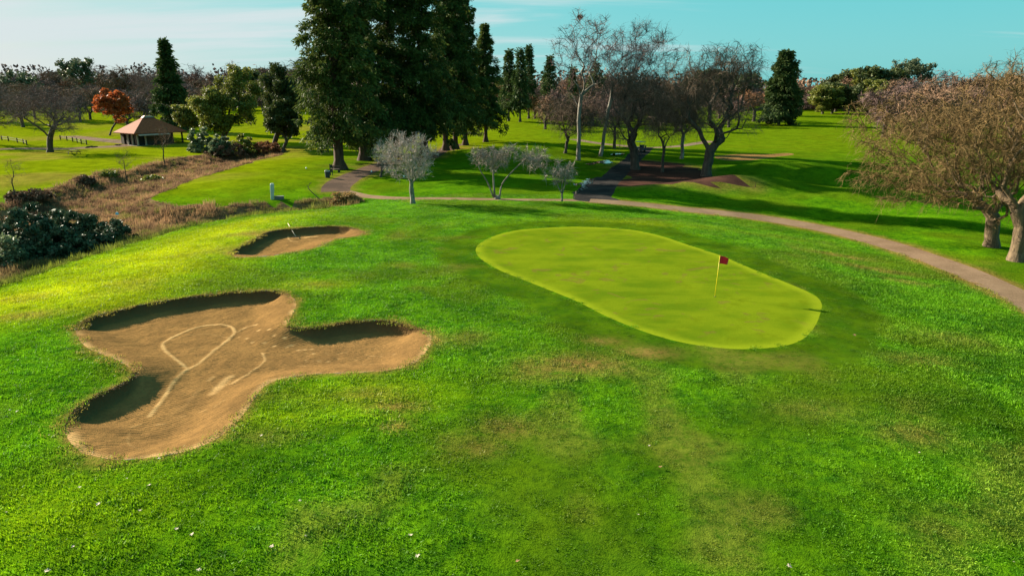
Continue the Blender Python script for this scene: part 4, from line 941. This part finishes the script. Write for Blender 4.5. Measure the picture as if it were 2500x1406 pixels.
def wood_mass(name, label_kind, u0, u1, d0, d1, h, n, leaf, seed):
    """undergrowth and far trunks that read as one mass behind the belt"""
    g = np.random.default_rng(seed); d = g.uniform(d0, d1, n); u = g.uniform(u0, u1, n); x = (u - 1250) / F * d * CP
    z = hgt(x, d) + h * (g.random(n) ** 1.2) * (.55 + .75 * vnoise(x + 900, d, 9, seed))
    V, T = leaf_faces(g, np.stack([x, d, z], 1), 1.5, .2, None, 1.3)
    o = mesh_np(name, V, T, leaf, attrs={"tone": np.repeat(g.random(n), 4)}); o["kind"] = "stuff"
wood_mass("distant_wood", "", -260, 900, 400, 430, 19, 14000, TW_PURPLE, 1)
wood_mass("distant_wood", "", 1100, 1960, 390, 420, 17, 12000, TW_BROWN, 2)
wood_mass("distant_wood", "", 1900, 2800, 325, 350, 13, 9000, TW_BROWN, 3)
for u, v0, lab in [(186, 126, "tall airy eucalyptus rising above the distant belt on the left"), (2228, 131, "umbrella-topped eucalyptus rising above the distant belt on the right"), (42, 168, "low dark eucalyptus at the far left end of the distant belt")]:
    x = (u - 1250) / F * 330 * CP; z = float(hgt(x, 330)); H = z_at(330, v0) - z
    d = leaf_tree_mesh(800 + u, H, 11, H * .35, H * .34, .45, 70, 3400, .7, 14, 1.5, shell=4)
    put_tree("eucalyptus", d, (x, 330, z - .1), BK_DARK, LF_EUC, lab, "tree", "eucalyptus trees above the belt")

# ------------------------------------------------------------------ weeds of the ditch (countless stems)
def weed_mat():
    m, t, b = newmat("dry_weed"); p = wpos(t); tn = N(t, "ShaderNodeAttribute", attribute_name="tone"); at = N(t, "ShaderNodeAttribute", attribute_name="lush", attribute_type='INSTANCER')
    n1 = noise(t, p, .16, 3, .6); n2 = noise(t, p, .7, 4, .6)
    a = mix(t, maprange(t, n2, .35, .65), (.110, .062, .040), (.260, .155, .085)); a = mix(t, maprange(t, n1, .48, .60, 0, .75), a, (.350, .205, .105))
    a = mix(t, maprange(t, n2, .54, .64, 0, .85), a, (.130, .150, .024))
    a = mix(t, at.outputs['Fac'], a, mix(t, maprange(t, n2, .4, .6), (.060, .090, .012), (.160, .190, .020)))
    hs = N(t, "ShaderNodeHueSaturation"); t.links.new(a, hs.inputs['Color']); t.links.new(maprange(t, tn.outputs['Fac'], 0, 1, .6, 1.5, False), hs.inputs['Value'])
    t.links.new(hs.outputs[0], b.inputs['Base Color']); b.inputs['Specular IOR Level'].default_value = .08
    out = t.nodes["Material Output"]; tr = N(t, "ShaderNodeBsdfTranslucent"); ms = N(t, "ShaderNodeMixShader"); ms.inputs[0].default_value = .35
    t.links.new(hs.outputs[0], tr.inputs[0]); t.links.new(b.outputs[0], ms.inputs[1]); t.links.new(tr.outputs[0], ms.inputs[2]); t.links.new(ms.outputs[0], out.inputs[0])
    return m
WEED = weed_mat()
WP = [patch("weed_patch", .55, 90, .02, .05, .12, .16 + .14 * i, .75, WEED, 80 + i) for i in range(5)]
dist0 = np.hypot(C[:, 0], C[:, 1])
sel = (region == 8) & (dist0 < 190)
lushv = sstep(9, 1.5, np.maximum(0, -sdist(GV[:, 0], GV[:, 1], MOUND))) * sstep(-12, -22, GV[:, 0]) * .9
wd = .35 + .65 * sstep(.30, .55, vnoise(GV[:, 0], GV[:, 1], 2.4, 41))
weeds = sub_mesh("dry_weeds", sel, WEED, {"lush": lushv, "dens": wd}, kind="stuff")
scatter("weed_scatter", weeds, WP, 4.5, .45, 1.5, .5, 9, "dens")
# fringe of long dead grass hanging over the bunker lips
def fringe(name, B, nrm, st, per_m, hlo, hhi, seed):
    g = np.random.default_rng(seed); n = int(len(B) * per_m); i = g.integers(0, len(B), n); wt = st[i] * (.35 + .9 * vnoise(B[i, 0], B[i, 1], .8, seed)); i = i[g.random(n) < wt]; n = len(i)
    p = B[i] + nrm[i] * g.normal(-.03, .07, n)[:, None] + g.normal(0, .05, (n, 2)); P = np.column_stack([p, hgt(p[:, 0], p[:, 1]) - .02])
    D = np.column_stack([nrm[i] * g.uniform(-.2, .9, n)[:, None] + g.normal(0, .35, (n, 2)), g.uniform(.3, 1, n)]); Ln = g.uniform(hlo, hhi, n); be = np.column_stack([nrm[i] * .04, -Ln * .55])
    V, T = ribbons(g, P, D, Ln, g.uniform(.018, .035, n), be)
    o = mesh_np(name, V, T, leaf_mat("fringe_grass", (.040, .032, .012), (.120, .085, .034), .3, .8, .1), attrs={"tone": np.repeat(g.random(n), 5)}); o["kind"] = "stuff"
def edge_info(B):
    tn = np.roll(B, -1, 0) - np.roll(B, 1, 0); tn /= np.linalg.norm(tn, axis=1)[:, None]; nr = np.stack([-tn[:, 1], tn[:, 0]], 1)
    if np.sum(B[:, 0] * np.roll(B[:, 1], -1) - np.roll(B[:, 0], -1) * B[:, 1]) < 0: nr = -nr
    return nr, sstep(-.15, .35, nr @ np.array([.55, -.83]))
for B, sd in ((B1, 91), (B2, 92)):
    fringe("dead_grass_fringe", B, *edge_info(B), 24, .05, .16, sd)

# ------------------------------------------------------------------ the hut
WALLM = plain("dark_wall", (.065, .045, .034), .9); STONE = plain("pale_post", (.30, .25, .20), .8); DARKIN = plain("near_black", (.018, .018, .02), .6)
def roof_mat():
    m, t, b = newmat("roof_shingle"); p = N(t, "ShaderNodeTexCoord").outputs['Object']; n = noise(t, p, 3, 4, .7)
    a = mix(t, maprange(t, n, .35, .65), (.200, .048, .022), (.285, .074, .032))
    t.links.new(a, b.inputs['Base Color']); b.inputs['Roughness'].default_value = .85
    sx = N(t, "ShaderNodeSeparateXYZ"); t.links.new(p, sx.inputs[0]); f = M2(t, 'FRACT', M2(t, 'MULTIPLY', sx.outputs[2], 5.0)); bump(t, b, f, .7, .05); return m
ROOFM = roof_mat()
hp = P3(338, 357); TH = math.radians(53)
hut = empty("hut", hp, "brown hut with a red-brown hip roof and dark open doorways", "building", None, TH)
W_, D_, EH, RH = 7.9, 7.6, 2.75, 6.3
def part(name, mb, mat): return mb.build(name, mat, hut)
part("floor_slab", MB().box((W_ / 2 + .8, D_ / 2, -.25), (W_ + 2.6, D_ + .8, .62)), plain("hut_slab", (.26, .22, .18)))
part("wall", MB().box((W_ / 2 + .75, .12, .06 + 1.37), (W_ - 1.7, .22, 2.62)), WALLM)
part("wall", MB().box((W_ / 2, D_ - .12, .06 + 1.37), (W_, .22, 2.62)), WALLM)
part("wall", MB().box((W_ - .1, D_ / 2, .06 + 1.37), (.22, D_ - .52, 2.62)), WALLM)
for y0, y1 in ((.5, 1.2), (2.3, 3.1), (4.3, 5.1), (6.2, 7.3)):
    part("wall", MB().box((.12, (y0 + y1) / 2, 1.42), (.24, y1 - y0, 2.6)), WALLM)
part("wall", MB().box((.16, D_ / 2, 2.55), (.16, D_ - .6, .36)), WALLM)
for y in (1.75, 3.7, 5.65): part("doorway_shade", MB().box((.42, y, 1.21), (.06, 1.1, 2.3)), DARKIN)  # dark panels paint the unlit interior's shade into the open doorways
part("doorway_shade", MB().box((.95, .36, 1.21), (1.3, .06, 2.3)), DARKIN)
for x, y in ((.06, .06), (1.62, -.15), (.02, 2.2), (.02, 4.2), (W_ + 1.9, .1), (W_ + 1.9, D_ - .2)):
    part("post", MB().box((x, y, 1.42), (.28, .28, 2.7)), STONE if x < 5 else DARKIN)
def hip(x0, x1, y0, y1, z0, z1, rx0, rx1, ry, th):
    V = [(x0, y0, z0), (x1, y0, z0), (x1, y1, z0), (x0, y1, z0), (rx0, ry, z1), (rx1, ry, z1)]; V += [(a, b, c - th) for a, b, c in V]
    T = [(0, 1, 5), (0, 5, 4), (1, 2, 5), (2, 3, 4), (2, 4, 5), (3, 0, 4), (6, 11, 7), (6, 10, 11), (7, 11, 8), (8, 10, 9), (8, 11, 10), (9, 10, 6)]
    for a, b in ((0, 1), (1, 2), (2, 3), (3, 0)): T += [(a, a + 6, b + 6), (a, b + 6, b)]
    return MB().add(V, T)
roof = part("roof", hip(-1.0, W_ + 2.7, -.9, D_ + .9, EH - .1, RH - .5, W_ / 2 - .3, W_ / 2 + 1.6, D_ / 2, .16), ROOFM)
cap = MB(); cap.box((W_ / 2 + .65, D_ / 2, RH - .42), (2.6, 1.0, .42), 0, .55); c_ = cap.build("roof_cap", plain("cap_metal", (.36, .20, .15), .45, .3), roof)
aw = MB().add([(-.2, -.2, 2.62), (6.4, -.2, 2.62), (6.4, -1.7, 2.25), (-.2, -1.7, 2.25), (-.2, -.2, 2.50), (6.4, -.2, 2.50), (6.4, -1.7, 2.13), (-.2, -1.7, 2.13)],
              [(0, 3, 2), (0, 2, 1), (4, 5, 6), (4, 6, 7), (3, 7, 6), (3, 6, 2), (0, 4, 7), (0, 7, 3), (1, 2, 6), (1, 6, 5)])
part("awning", aw, plain("awning_wood", (.30, .20, .15)))
# ------------------------------------------------------------------ small things
BLACK = plain("black_metal", (.022, .024, .024), .5); GREENM = plain("bin_green", (.020, .032, .028), .5); WHITE = plain("white_paint", (.75, .74, .70), .5, 0, .08); WOODM = plain("weathered_wood", (.055, .040, .03), .9)
PALEG = plain("pale_mint_paint", (.33, .40, .36), .55, 0, .12); GREYB = plain("grey_box", (.085, .10, .09), .7)
def single(name, mb, mat, loc, label, cat, group=None, rz=0, smooth=False):
    o = mb.build(name, mat, None, smooth); o.location = loc; o.rotation_euler = (0, 0, rz); return tag(o, label, cat, group)
# flagstick
fp = P3(1745, 724); FL = empty("flagstick", fp, "yellow golf flagstick with a small red flag leaning slightly on the putting green", "flag")
top = np.array([.09, 0, 2.2]); pm = MB(); pm.tube([(0, 0, -.08), tuple(top)], [.016, .012], 10); pm.build("pole", plain("yellow_paint", (.78, .58, .02), .4, 0, .05), FL, True)
pm = MB(); pm.tube([tuple(top), tuple(top * 1.012)], [.02, .014], 8); pm.build("pole_tip", plain("red_paint", (.5, .02, .02), .4), FL)
nx, ny = 18, 10; V = []; T = []
for i in range(nx + 1):
    for j in range(ny + 1):
        a, b = i / nx, j / ny; sag = .13 * a ** 1.6
        V.append((.09 - .018 * b + .50 * a * .93, .10 * math.sin(a * 5.5 + b * .8) * a ** .7 + .06 * a, 2.185 - .42 * b * (1 - .12 * a) - sag * (1 - .25 * b)))
for i in range(nx):
    for j in range(ny):
        A_, B_, C_, D2_ = i * (ny + 1) + j, i * (ny + 1) + j + 1, (i + 1) * (ny + 1) + j + 1, (i + 1) * (ny + 1) + j; T += [(A_, B_, C_), (A_, C_, D2_)]
fm, ft, fb = newmat("red_cloth"); fb.inputs['Roughness'].default_value = .5; fb.inputs['Base Color'].default_value = (.52, .006, .018, 1); fb.inputs['Sheen Weight'].default_value = .3
MB().add(V, T).build("flag_cloth", fm, FL, True)
pm = MB(); pm.tube([(0, 0, .004), (0, 0, .007)], [.055, .055], 18); pm.build("hole_cup", BLACK, FL)
# utility pedestal and box
up = P3(665, 487); U = empty("utility_pedestal", up, "pale mint square utility pedestal standing at the edge of the weeds", "pedestal", None, .35); U.rotation_euler = (0, .07, .35)
MB().box((0, 0, .42), (.34, .34, .9)).build("column", PALEG, U); MB().box((0, 0, 1.2), (.40, .40, .78)).build("cabinet", PALEG, U); MB().box((0, 0, 1.66), (.40, .40, .14), 0, .72).build("cap", PALEG, U)
single("utility_box", MB().box((0, 0, .15), (.95, .45, .36)).box((0, 0, .345), (1.0, .5, .04)), GREYB, P3(682, 487), "low grey ground box beside the pale mint pedestal", "box", None, .2)
# bin, ball washer, bench
tb = P3(800, 434); Tn = empty("trash_can", tb, "dark green trash can with a white liner rim beside the path bend", "trash can")
m_ = MB(); m_.tube([(0, 0, 0), (0, 0, .10), (0, 0, .82)], [.27, .30, .33], 20); m_.build("bin_body", GREENM, Tn, False)
m_ = MB(); m_.tube([(0, 0, .80), (0, 0, .90)], [.345, .345], 20); m_.build("bin_rim", plain("liner", (.45, .45, .44)), Tn); m_ = MB(); m_.tube([(0, 0, .905), (0, 0, .93), (0, 0, 1.0)], [.30, .30, .12], 20); m_.build("bin_lid", GREENM, Tn)
bw = P3(807, 428); Bw = empty("ball_washer", bw, "dark post ball washer just behind the trash can", "ball washer")
MB().box((0, 0, .7), (.12, .12, 1.5)).build("post", BLACK, Bw); m_ = MB(); m_.tube([(.26, 0, .0), (.26, 0, 1.45)], [.05, .05], 8); m_.build("handle_post", BLACK, Bw); MB().box((.13, -.02, 1.15), (.14, .18, .42)).build("washer_tank", GREENM, Bw)
bc = P3(819, 421); Bc = empty("bench", bc, "dark wooden bench under the lone left redwood", "bench", None, -.35)
for k in range(3): MB().box((0, -.22 + .16 * k, .45), (1.5, .13, .045)).build("seat_slat", WOODM, Bc)
for k in range(2): MB().box((0, .26 + .02 * k, .62 + .17 * k), (1.5, .04, .13)).build("back_slat", WOODM, Bc)
for x in (-.6, .6):
    MB().box((x, -.02, .21), (.07, .5, .42)).build("leg", BLACK, Bc); MB().box((x, .30, .62), (.06, .05, .42)).build("back_post", BLACK, Bc)
# bunker rake
ra, rb = P3(703, 549), P3(721, 567); rr = empty("bunker_rake", rb, "pale handled rake leaning out over the back lip of the small bunker", "rake")
v = Vector((ra.x, ra.y, ra.z + .12)) - rb; m_ = MB(); m_.tube([(0, 0, -.33), tuple(v)], [.022, .02], 8); m_.build("handle", plain("rake_handle", (.46, .36, .27), .6), rr, True)
m_ = MB(); m_.box((0, -.02, -.36), (.62, .05, .05)); m_.build("rake_head", BLACK, rr)
for k in range(7): MB().box((-.27 + .09 * k, -.04, -.41), (.02, .02, .10)).build("tooth", BLACK, rr)
# dead branch
q = [P3(784, 492) + Vector((0, 0, .05))]; y0 = q[0].y
for a, b in ((770, 478), (757, 466), (752, 458), (755, 450), (760, 446)): z = z_at(y0, b); q.append(Vector((x_at(y0, a, z), y0 + .1, z)))
br = MB(); br.tube(smooth_open(np.array([tuple(p - q[0]) for p in q]), 5), np.linspace(.06, .018, 26), 7); br.tube([tuple(q[3] - q[0]), tuple(q[3] - q[0] + Vector((-.25, 0, .35)))], [.025, .01], 5)
single("dead_branch", br, BK_DARK, q[0], "curved dead branch sticking up from the weeds near the path", "branch", None, 0, True)
# tee markers
for u, v_, lab in ((748, 413, "white tee marker ball on the fairway tongue left of the trash can"), (907, 421, "white marker ball on the red-brown path bend"), (986, 433, "white marker ball by the round grey tree's trunk")):
    m_ = MB(); a = np.linspace(-1.35, 1.5, 9); m_.tube([(0, 0, .12 + .12 * math.sin(k)) for k in a], [max(.004, .12 * math.cos(k)) for k in a], 12); single("tee_marker", m_, WHITE, P3(u, v_), lab, "tee marker", "white tee markers", 0, True)
# golf cart
cp_ = P3(1562, 371); GC = empty("golf_cart", cp_, "dark golf cart parked at the far end of the asphalt yard behind the forked oak", "golf cart", None, math.radians(28))
CART = plain("cart_body", (.035, .040, .055), .35, 0, .1, 6, .5)
m_ = MB().box((0, -.75, .62), (1.15, .9, .42), 0, .92).box((0, .35, .34), (1.15, 1.5, .14)).box((0, .95, .62), (1.1, .5, .5), 0, .8); m_.build("body", CART, GC)
MB().box((0, -.3, .88), (1.05, .5, .12)).box((0, -.58, 1.14), (1.05, .10, .42)).build("seat", BLACK, GC); MB().box((0, .02, 1.88), (1.25, 1.9, .07), 0, .94).build("canopy", CART, GC)
for x in (-.52, .52):
    for y in (-.85, .85): m_ = MB(); m_.tube([(x, y, .75), (x * .98, y * .92, 1.86)], [.02, .02], 6); m_.build("canopy_post", BLACK, GC)
    for y in (-.75, .85):
        m_ = MB(); m_.tube([(x - .09, y, .23), (x + .09, y, .23)], [.23, .23], 16); wh = m_.build("wheel", BLACK, GC); m_ = MB(); m_.tube([(x - .10, y, .23), (x + .10, y, .23)], [.11, .11], 12); m_.build("hub", plain("hub_metal", (.4, .4, .4), .4, .6), wh)
for x in (-.28, .28):
    m_ = MB(); m_.tube([(x, -1.18, .5), (x, -1.30, 1.25)], [.13, .15], 10); m_.build("golf_bag", plain("bag_cloth", (.06, .05, .08)), GC)
m_ = MB(); m_.tube([(.25, .62, .95), (.25, .30, 1.12)], [.02, .02], 6); m_.tube([(.25, .29, 1.125), (.25, .27, 1.135)], [.17, .17], 14); m_.build("steering_wheel", BLACK, GC)
# picnic table
pt_ = P3(182, 377); PT = empty("picnic_table", pt_, "dark picnic table on the grass right of the spreading bare oak", "picnic table", None, .1)
for k in range(4): MB().box((0, -.3 + .2 * k, .75), (1.9, .18, .05)).build("table_board", WOODM, PT)
for y in (-.78, .78): MB().box((0, y, .45), (1.9, .26, .05)).build("bench_board", WOODM, PT)
for x in (-.7, .7):
    m_ = MB(); m_.tube([(x, -.75, 0), (x, -.2, .74)], [.05, .05], 4); m_.tube([(x, .75, 0), (x, .2, .74)], [.05, .05], 4); m_.box((x, 0, .40), (.05, 1.8, .08)); m_.build("leg_frame", WOODM, PT)
# rail fences along the gravel road
def rail_fence(pts, label):
    p = [P3(*q_) for q_ in pts]; fe = empty("rail_fence", p[0], label, "fence", "low rail fences along the gravel road")
    for a in p: MB().box((a.x - p[0].x, a.y - p[0].y, a.z - p[0].z + .5), (.16, .16, 1.1)).build("post", WOODM, fe)
    for a, b in zip(p, p[1:]):
        for h in (.45, .85): m_ = MB(); m_.tube([tuple(a - p[0] + Vector((0, 0, h))), tuple(b - p[0] + Vector((0, 0, h)))], [.05, .05], 4); m_.build("rail", WOODM, fe)
rail_fence([(-12, 342), (5, 343), (21, 345), (43, 349), (58, 352), (66, 355)], "low rail fence left of the spreading bare oak")
rail_fence([(148, 342), (164, 344), (178, 347), (189, 349), (199, 352), (212, 354)], "low rail fence between the spreading bare oak and the hut")
# nest
t_s = bpy.data.objects["sycamore"]; yz = t_s.location.y; zz_ = z_at(yz, 42); g = np.random.default_rng(8); n = 420
P_ = norm(g.normal(size=(n, 3))) * np.array([.42, .42, .26]) * g.uniform(.6, 1, n)[:, None]; D_n = norm(np.cross(P_, g.normal(size=(n, 3)))); V, T = ribbons(g, P_, D_n, g.uniform(.3, .6, n), np.full(n, .03), np.zeros((n, 3)))
o = mesh_np("bird_nest", V, T, TW_DARK, attrs={"tone": np.repeat(g.random(n), 5)}); o.location = (x_at(yz, 1416, zz_), yz, zz_); tag(o, "round dark bird nest high in the pale-stemmed sycamore", "nest")
# litter in the thicket
m_ = MB(); m_.box((0, 0, .1), (.3, .18, .22), .4, .7); lp_ = P3(290, 548); single("plastic_litter", m_, plain("blue_plastic", (.16, .42, .55), .4), (lp_.x, lp_.y, lp_.z + 1.0), "pale blue scrap of litter caught at the right end of the leafy mound", "litter")
# puddles
wm, wt_, wb = newmat("puddle_water"); wb.inputs['Base Color'].default_value = (.02, .022, .022, 1); wb.inputs['Roughness'].default_value = .03; wb.inputs['Specular IOR Level'].default_value = .9; wb.inputs['IOR'].default_value = 1.6
def puddle(u, v_, ru, rv, seed, tilt=0):
    g = np.random.default_rng(seed); a = np.linspace(0, 2 * math.pi, 26, endpoint=False); rr_ = 1 + .28 * np.sin(a * 2 + g.random() * 6) * g.random() + .16 * np.sin(a * 3 + g.random() * 6) + .1 * np.sin(a * 5 + g.random() * 6)
    pp = hits([(u + 1.35 * ru * k * math.cos(t), v_ + 1.35 * rv * k * math.sin(t) + tilt * k * math.cos(t)) for k, t in zip(rr_, a)]); z = float(np.max(hgt(pp[:, 0], pp[:, 1]))) + .012
    c = pp.mean(0); V = np.vstack([np.column_stack([pp, np.full(len(pp), z)]), [[c[0], c[1], z]]]); n = len(pp); o = mesh_np("puddle", V, np.array([(i, (i + 1) % n, n) for i in range(n)]), wm)
    if o.data.polygons[0].normal.z < 0: o.data.flip_normals()
    o["kind"] = "structure"
for i, (u, v_, a, b, tl) in enumerate([(1406, 471, 6, 2.2, 0), (1424, 450, 8, 2.6, 0), (1436, 446, 9, 3.2, -3), (1437, 443, 10, 2, 0), (1443, 438.5, 8, 2, 0), (1426, 458, 7, 2.6, 0), (1422, 463, 5, 1.5, 0), (1406, 451, 4, 2, 0),
                                       (1474, 396.5, 17, 2.4, 0), (1444, 400.5, 8, 1.8, 0), (1507, 378, 12, 2.0, 0), (1554, 379, 9, 1.2, 0), (222, 359, 9, 2.0, -1), (288, 354, 6, 1.4, 0)]):
    puddle(u, v_, a, b, 500 + i, tl)
# fallen leaves on the turf
LEAFM = plain("pale_dead_leaf", (.36, .29, .22), .7, 0, .2, 14); LEAFB = plain("brown_dead_leaf", (.20, .105, .05), .8, 0, .3, 14)
def leaf_mesh(seed):
    g = np.random.default_rng(seed); V = [(0, 0, .03)]; k = 20
    for i in range(k):
        a = 2 * math.pi * i / k; lobe = .55 + .45 * abs(math.cos(a * 2.5)) ** .8; r = .5 * lobe * g.uniform(.85, 1.1); V.append((r * math.cos(a), r * math.sin(a), .16 * r * math.sin(a * 2 + seed) + .35 * r * r * g.uniform(.6, 1.6)))
    return V, [(0, 1 + i, 1 + (i + 1) % k) for i in range(k)]
LV = []
for s_ in range(4):
    V, T = leaf_mesh(s_); m_ = MB().add(V, T); m_.tube([(-.1, 0, .02), (-.55, .05, .06), (-.8, .02, .14)], [.02, .015, .012], 4); LV.append(m_)
LG_ = "dead leaves scattered on the turf"
LEAVES = [(25, 1006, 7, "small pale leaf at the left edge, level with the big bunker's lower lobe"), (43, 1009, 8, "pale leaf just right of the small one at the left edge"), (18, 1256, 7, "tan leaf at the left edge below the big bunker"),
          (639, 1068, 9, "pale leaf right of the big bunker's bottom edge"), (389, 1125, 11, "pale leaf lying right under the big bunker's bottom edge"), (311, 1173, 6, "tiny pale leaf below the bare corner of the big bunker"),
          (196, 1195, 10, "grey leaf on a worn dark tuft below the big bunker"), (365, 1190, 12, "whitish leaf below the bottom of the big bunker, highest of the lower left group"), (241, 1236, 12, "bright curled leaf with a dark shadow left of the lower left group"),
          (342, 1252, 11, "flat cream leaf in the middle of the lower left group"), (432, 1297, 12, "cream leaf, upper one of a close pair near the bottom left"), (470, 1310, 12, "cream leaf, lower one of a close pair near the bottom left"),
          (180, 1340, 9, "pinkish pale leaf near the bottom left corner"), (117, 1400, 16, "big pale leaf cut by the bottom edge at the left"), (486, 1398, 15, "large curled white leaf at the bottom edge left of centre"),
          (733, 1228, 9, "lone white leaf on dark grass between the bunker and the bottom edge"), (664, 1340, 13, "yellowish leaf low in the dark grass at the bottom"), (747, 1314, 7, "tiny cream leaf right of the yellowish one"),
          (1003, 1312, 14, "star shaped pale leaf, upper one of a pair at the bottom centre"), (1020, 1363, 15, "star shaped pale leaf, lower one of a pair at the bottom centre"), (1264, 1376, 13, "brown curled leaf at the bottom centre"),
          (1584, 1093, 8, "small cream leaf below the putting green's near end"), (1612, 1145, 11, "brown leaf a little below the small cream leaf"), (1558, 1262, 6, "tiny pinkish leaf in the middle of the lower right turf"),
          (1417, 1007, 6, "tiny tan leaf at the lower end of the brown worn patch"), (1926, 1389, 16, "large pale leaf near the bottom edge on the right"), (2243, 1110, 6, "tiny pale leaf on the clover at the right"), (2474, 1378, 6, "tiny white leaf in the bottom right corner"),
          (2085, 822, 9, "dark leaf on the mown collar to the right of the green")]
base_leaf = {}
for i, (u, v_, spx, lab) in enumerate(LEAVES):
    p = P3(u, v_); sz = spx / F * (p.y * CP + (HC - p.z) * SP) * .9; br_ = "brown" in lab or "dark leaf" in lab; k = (i % 4, br_)
    if k not in base_leaf: base_leaf[k] = LV[k[0]].build("fallen_leaf", LEAFB if br_ else LEAFM); o = base_leaf[k]
    else: o = base_leaf[k].copy(); col.objects.link(o)
    o.location = (p.x, p.y, p.z + .085); o.rotation_euler = (random.uniform(-.3, .3), random.uniform(-.3, .3), random.random() * 6.28); o.scale = (sz,) * 3; tag(o, lab, "leaf", LG_)
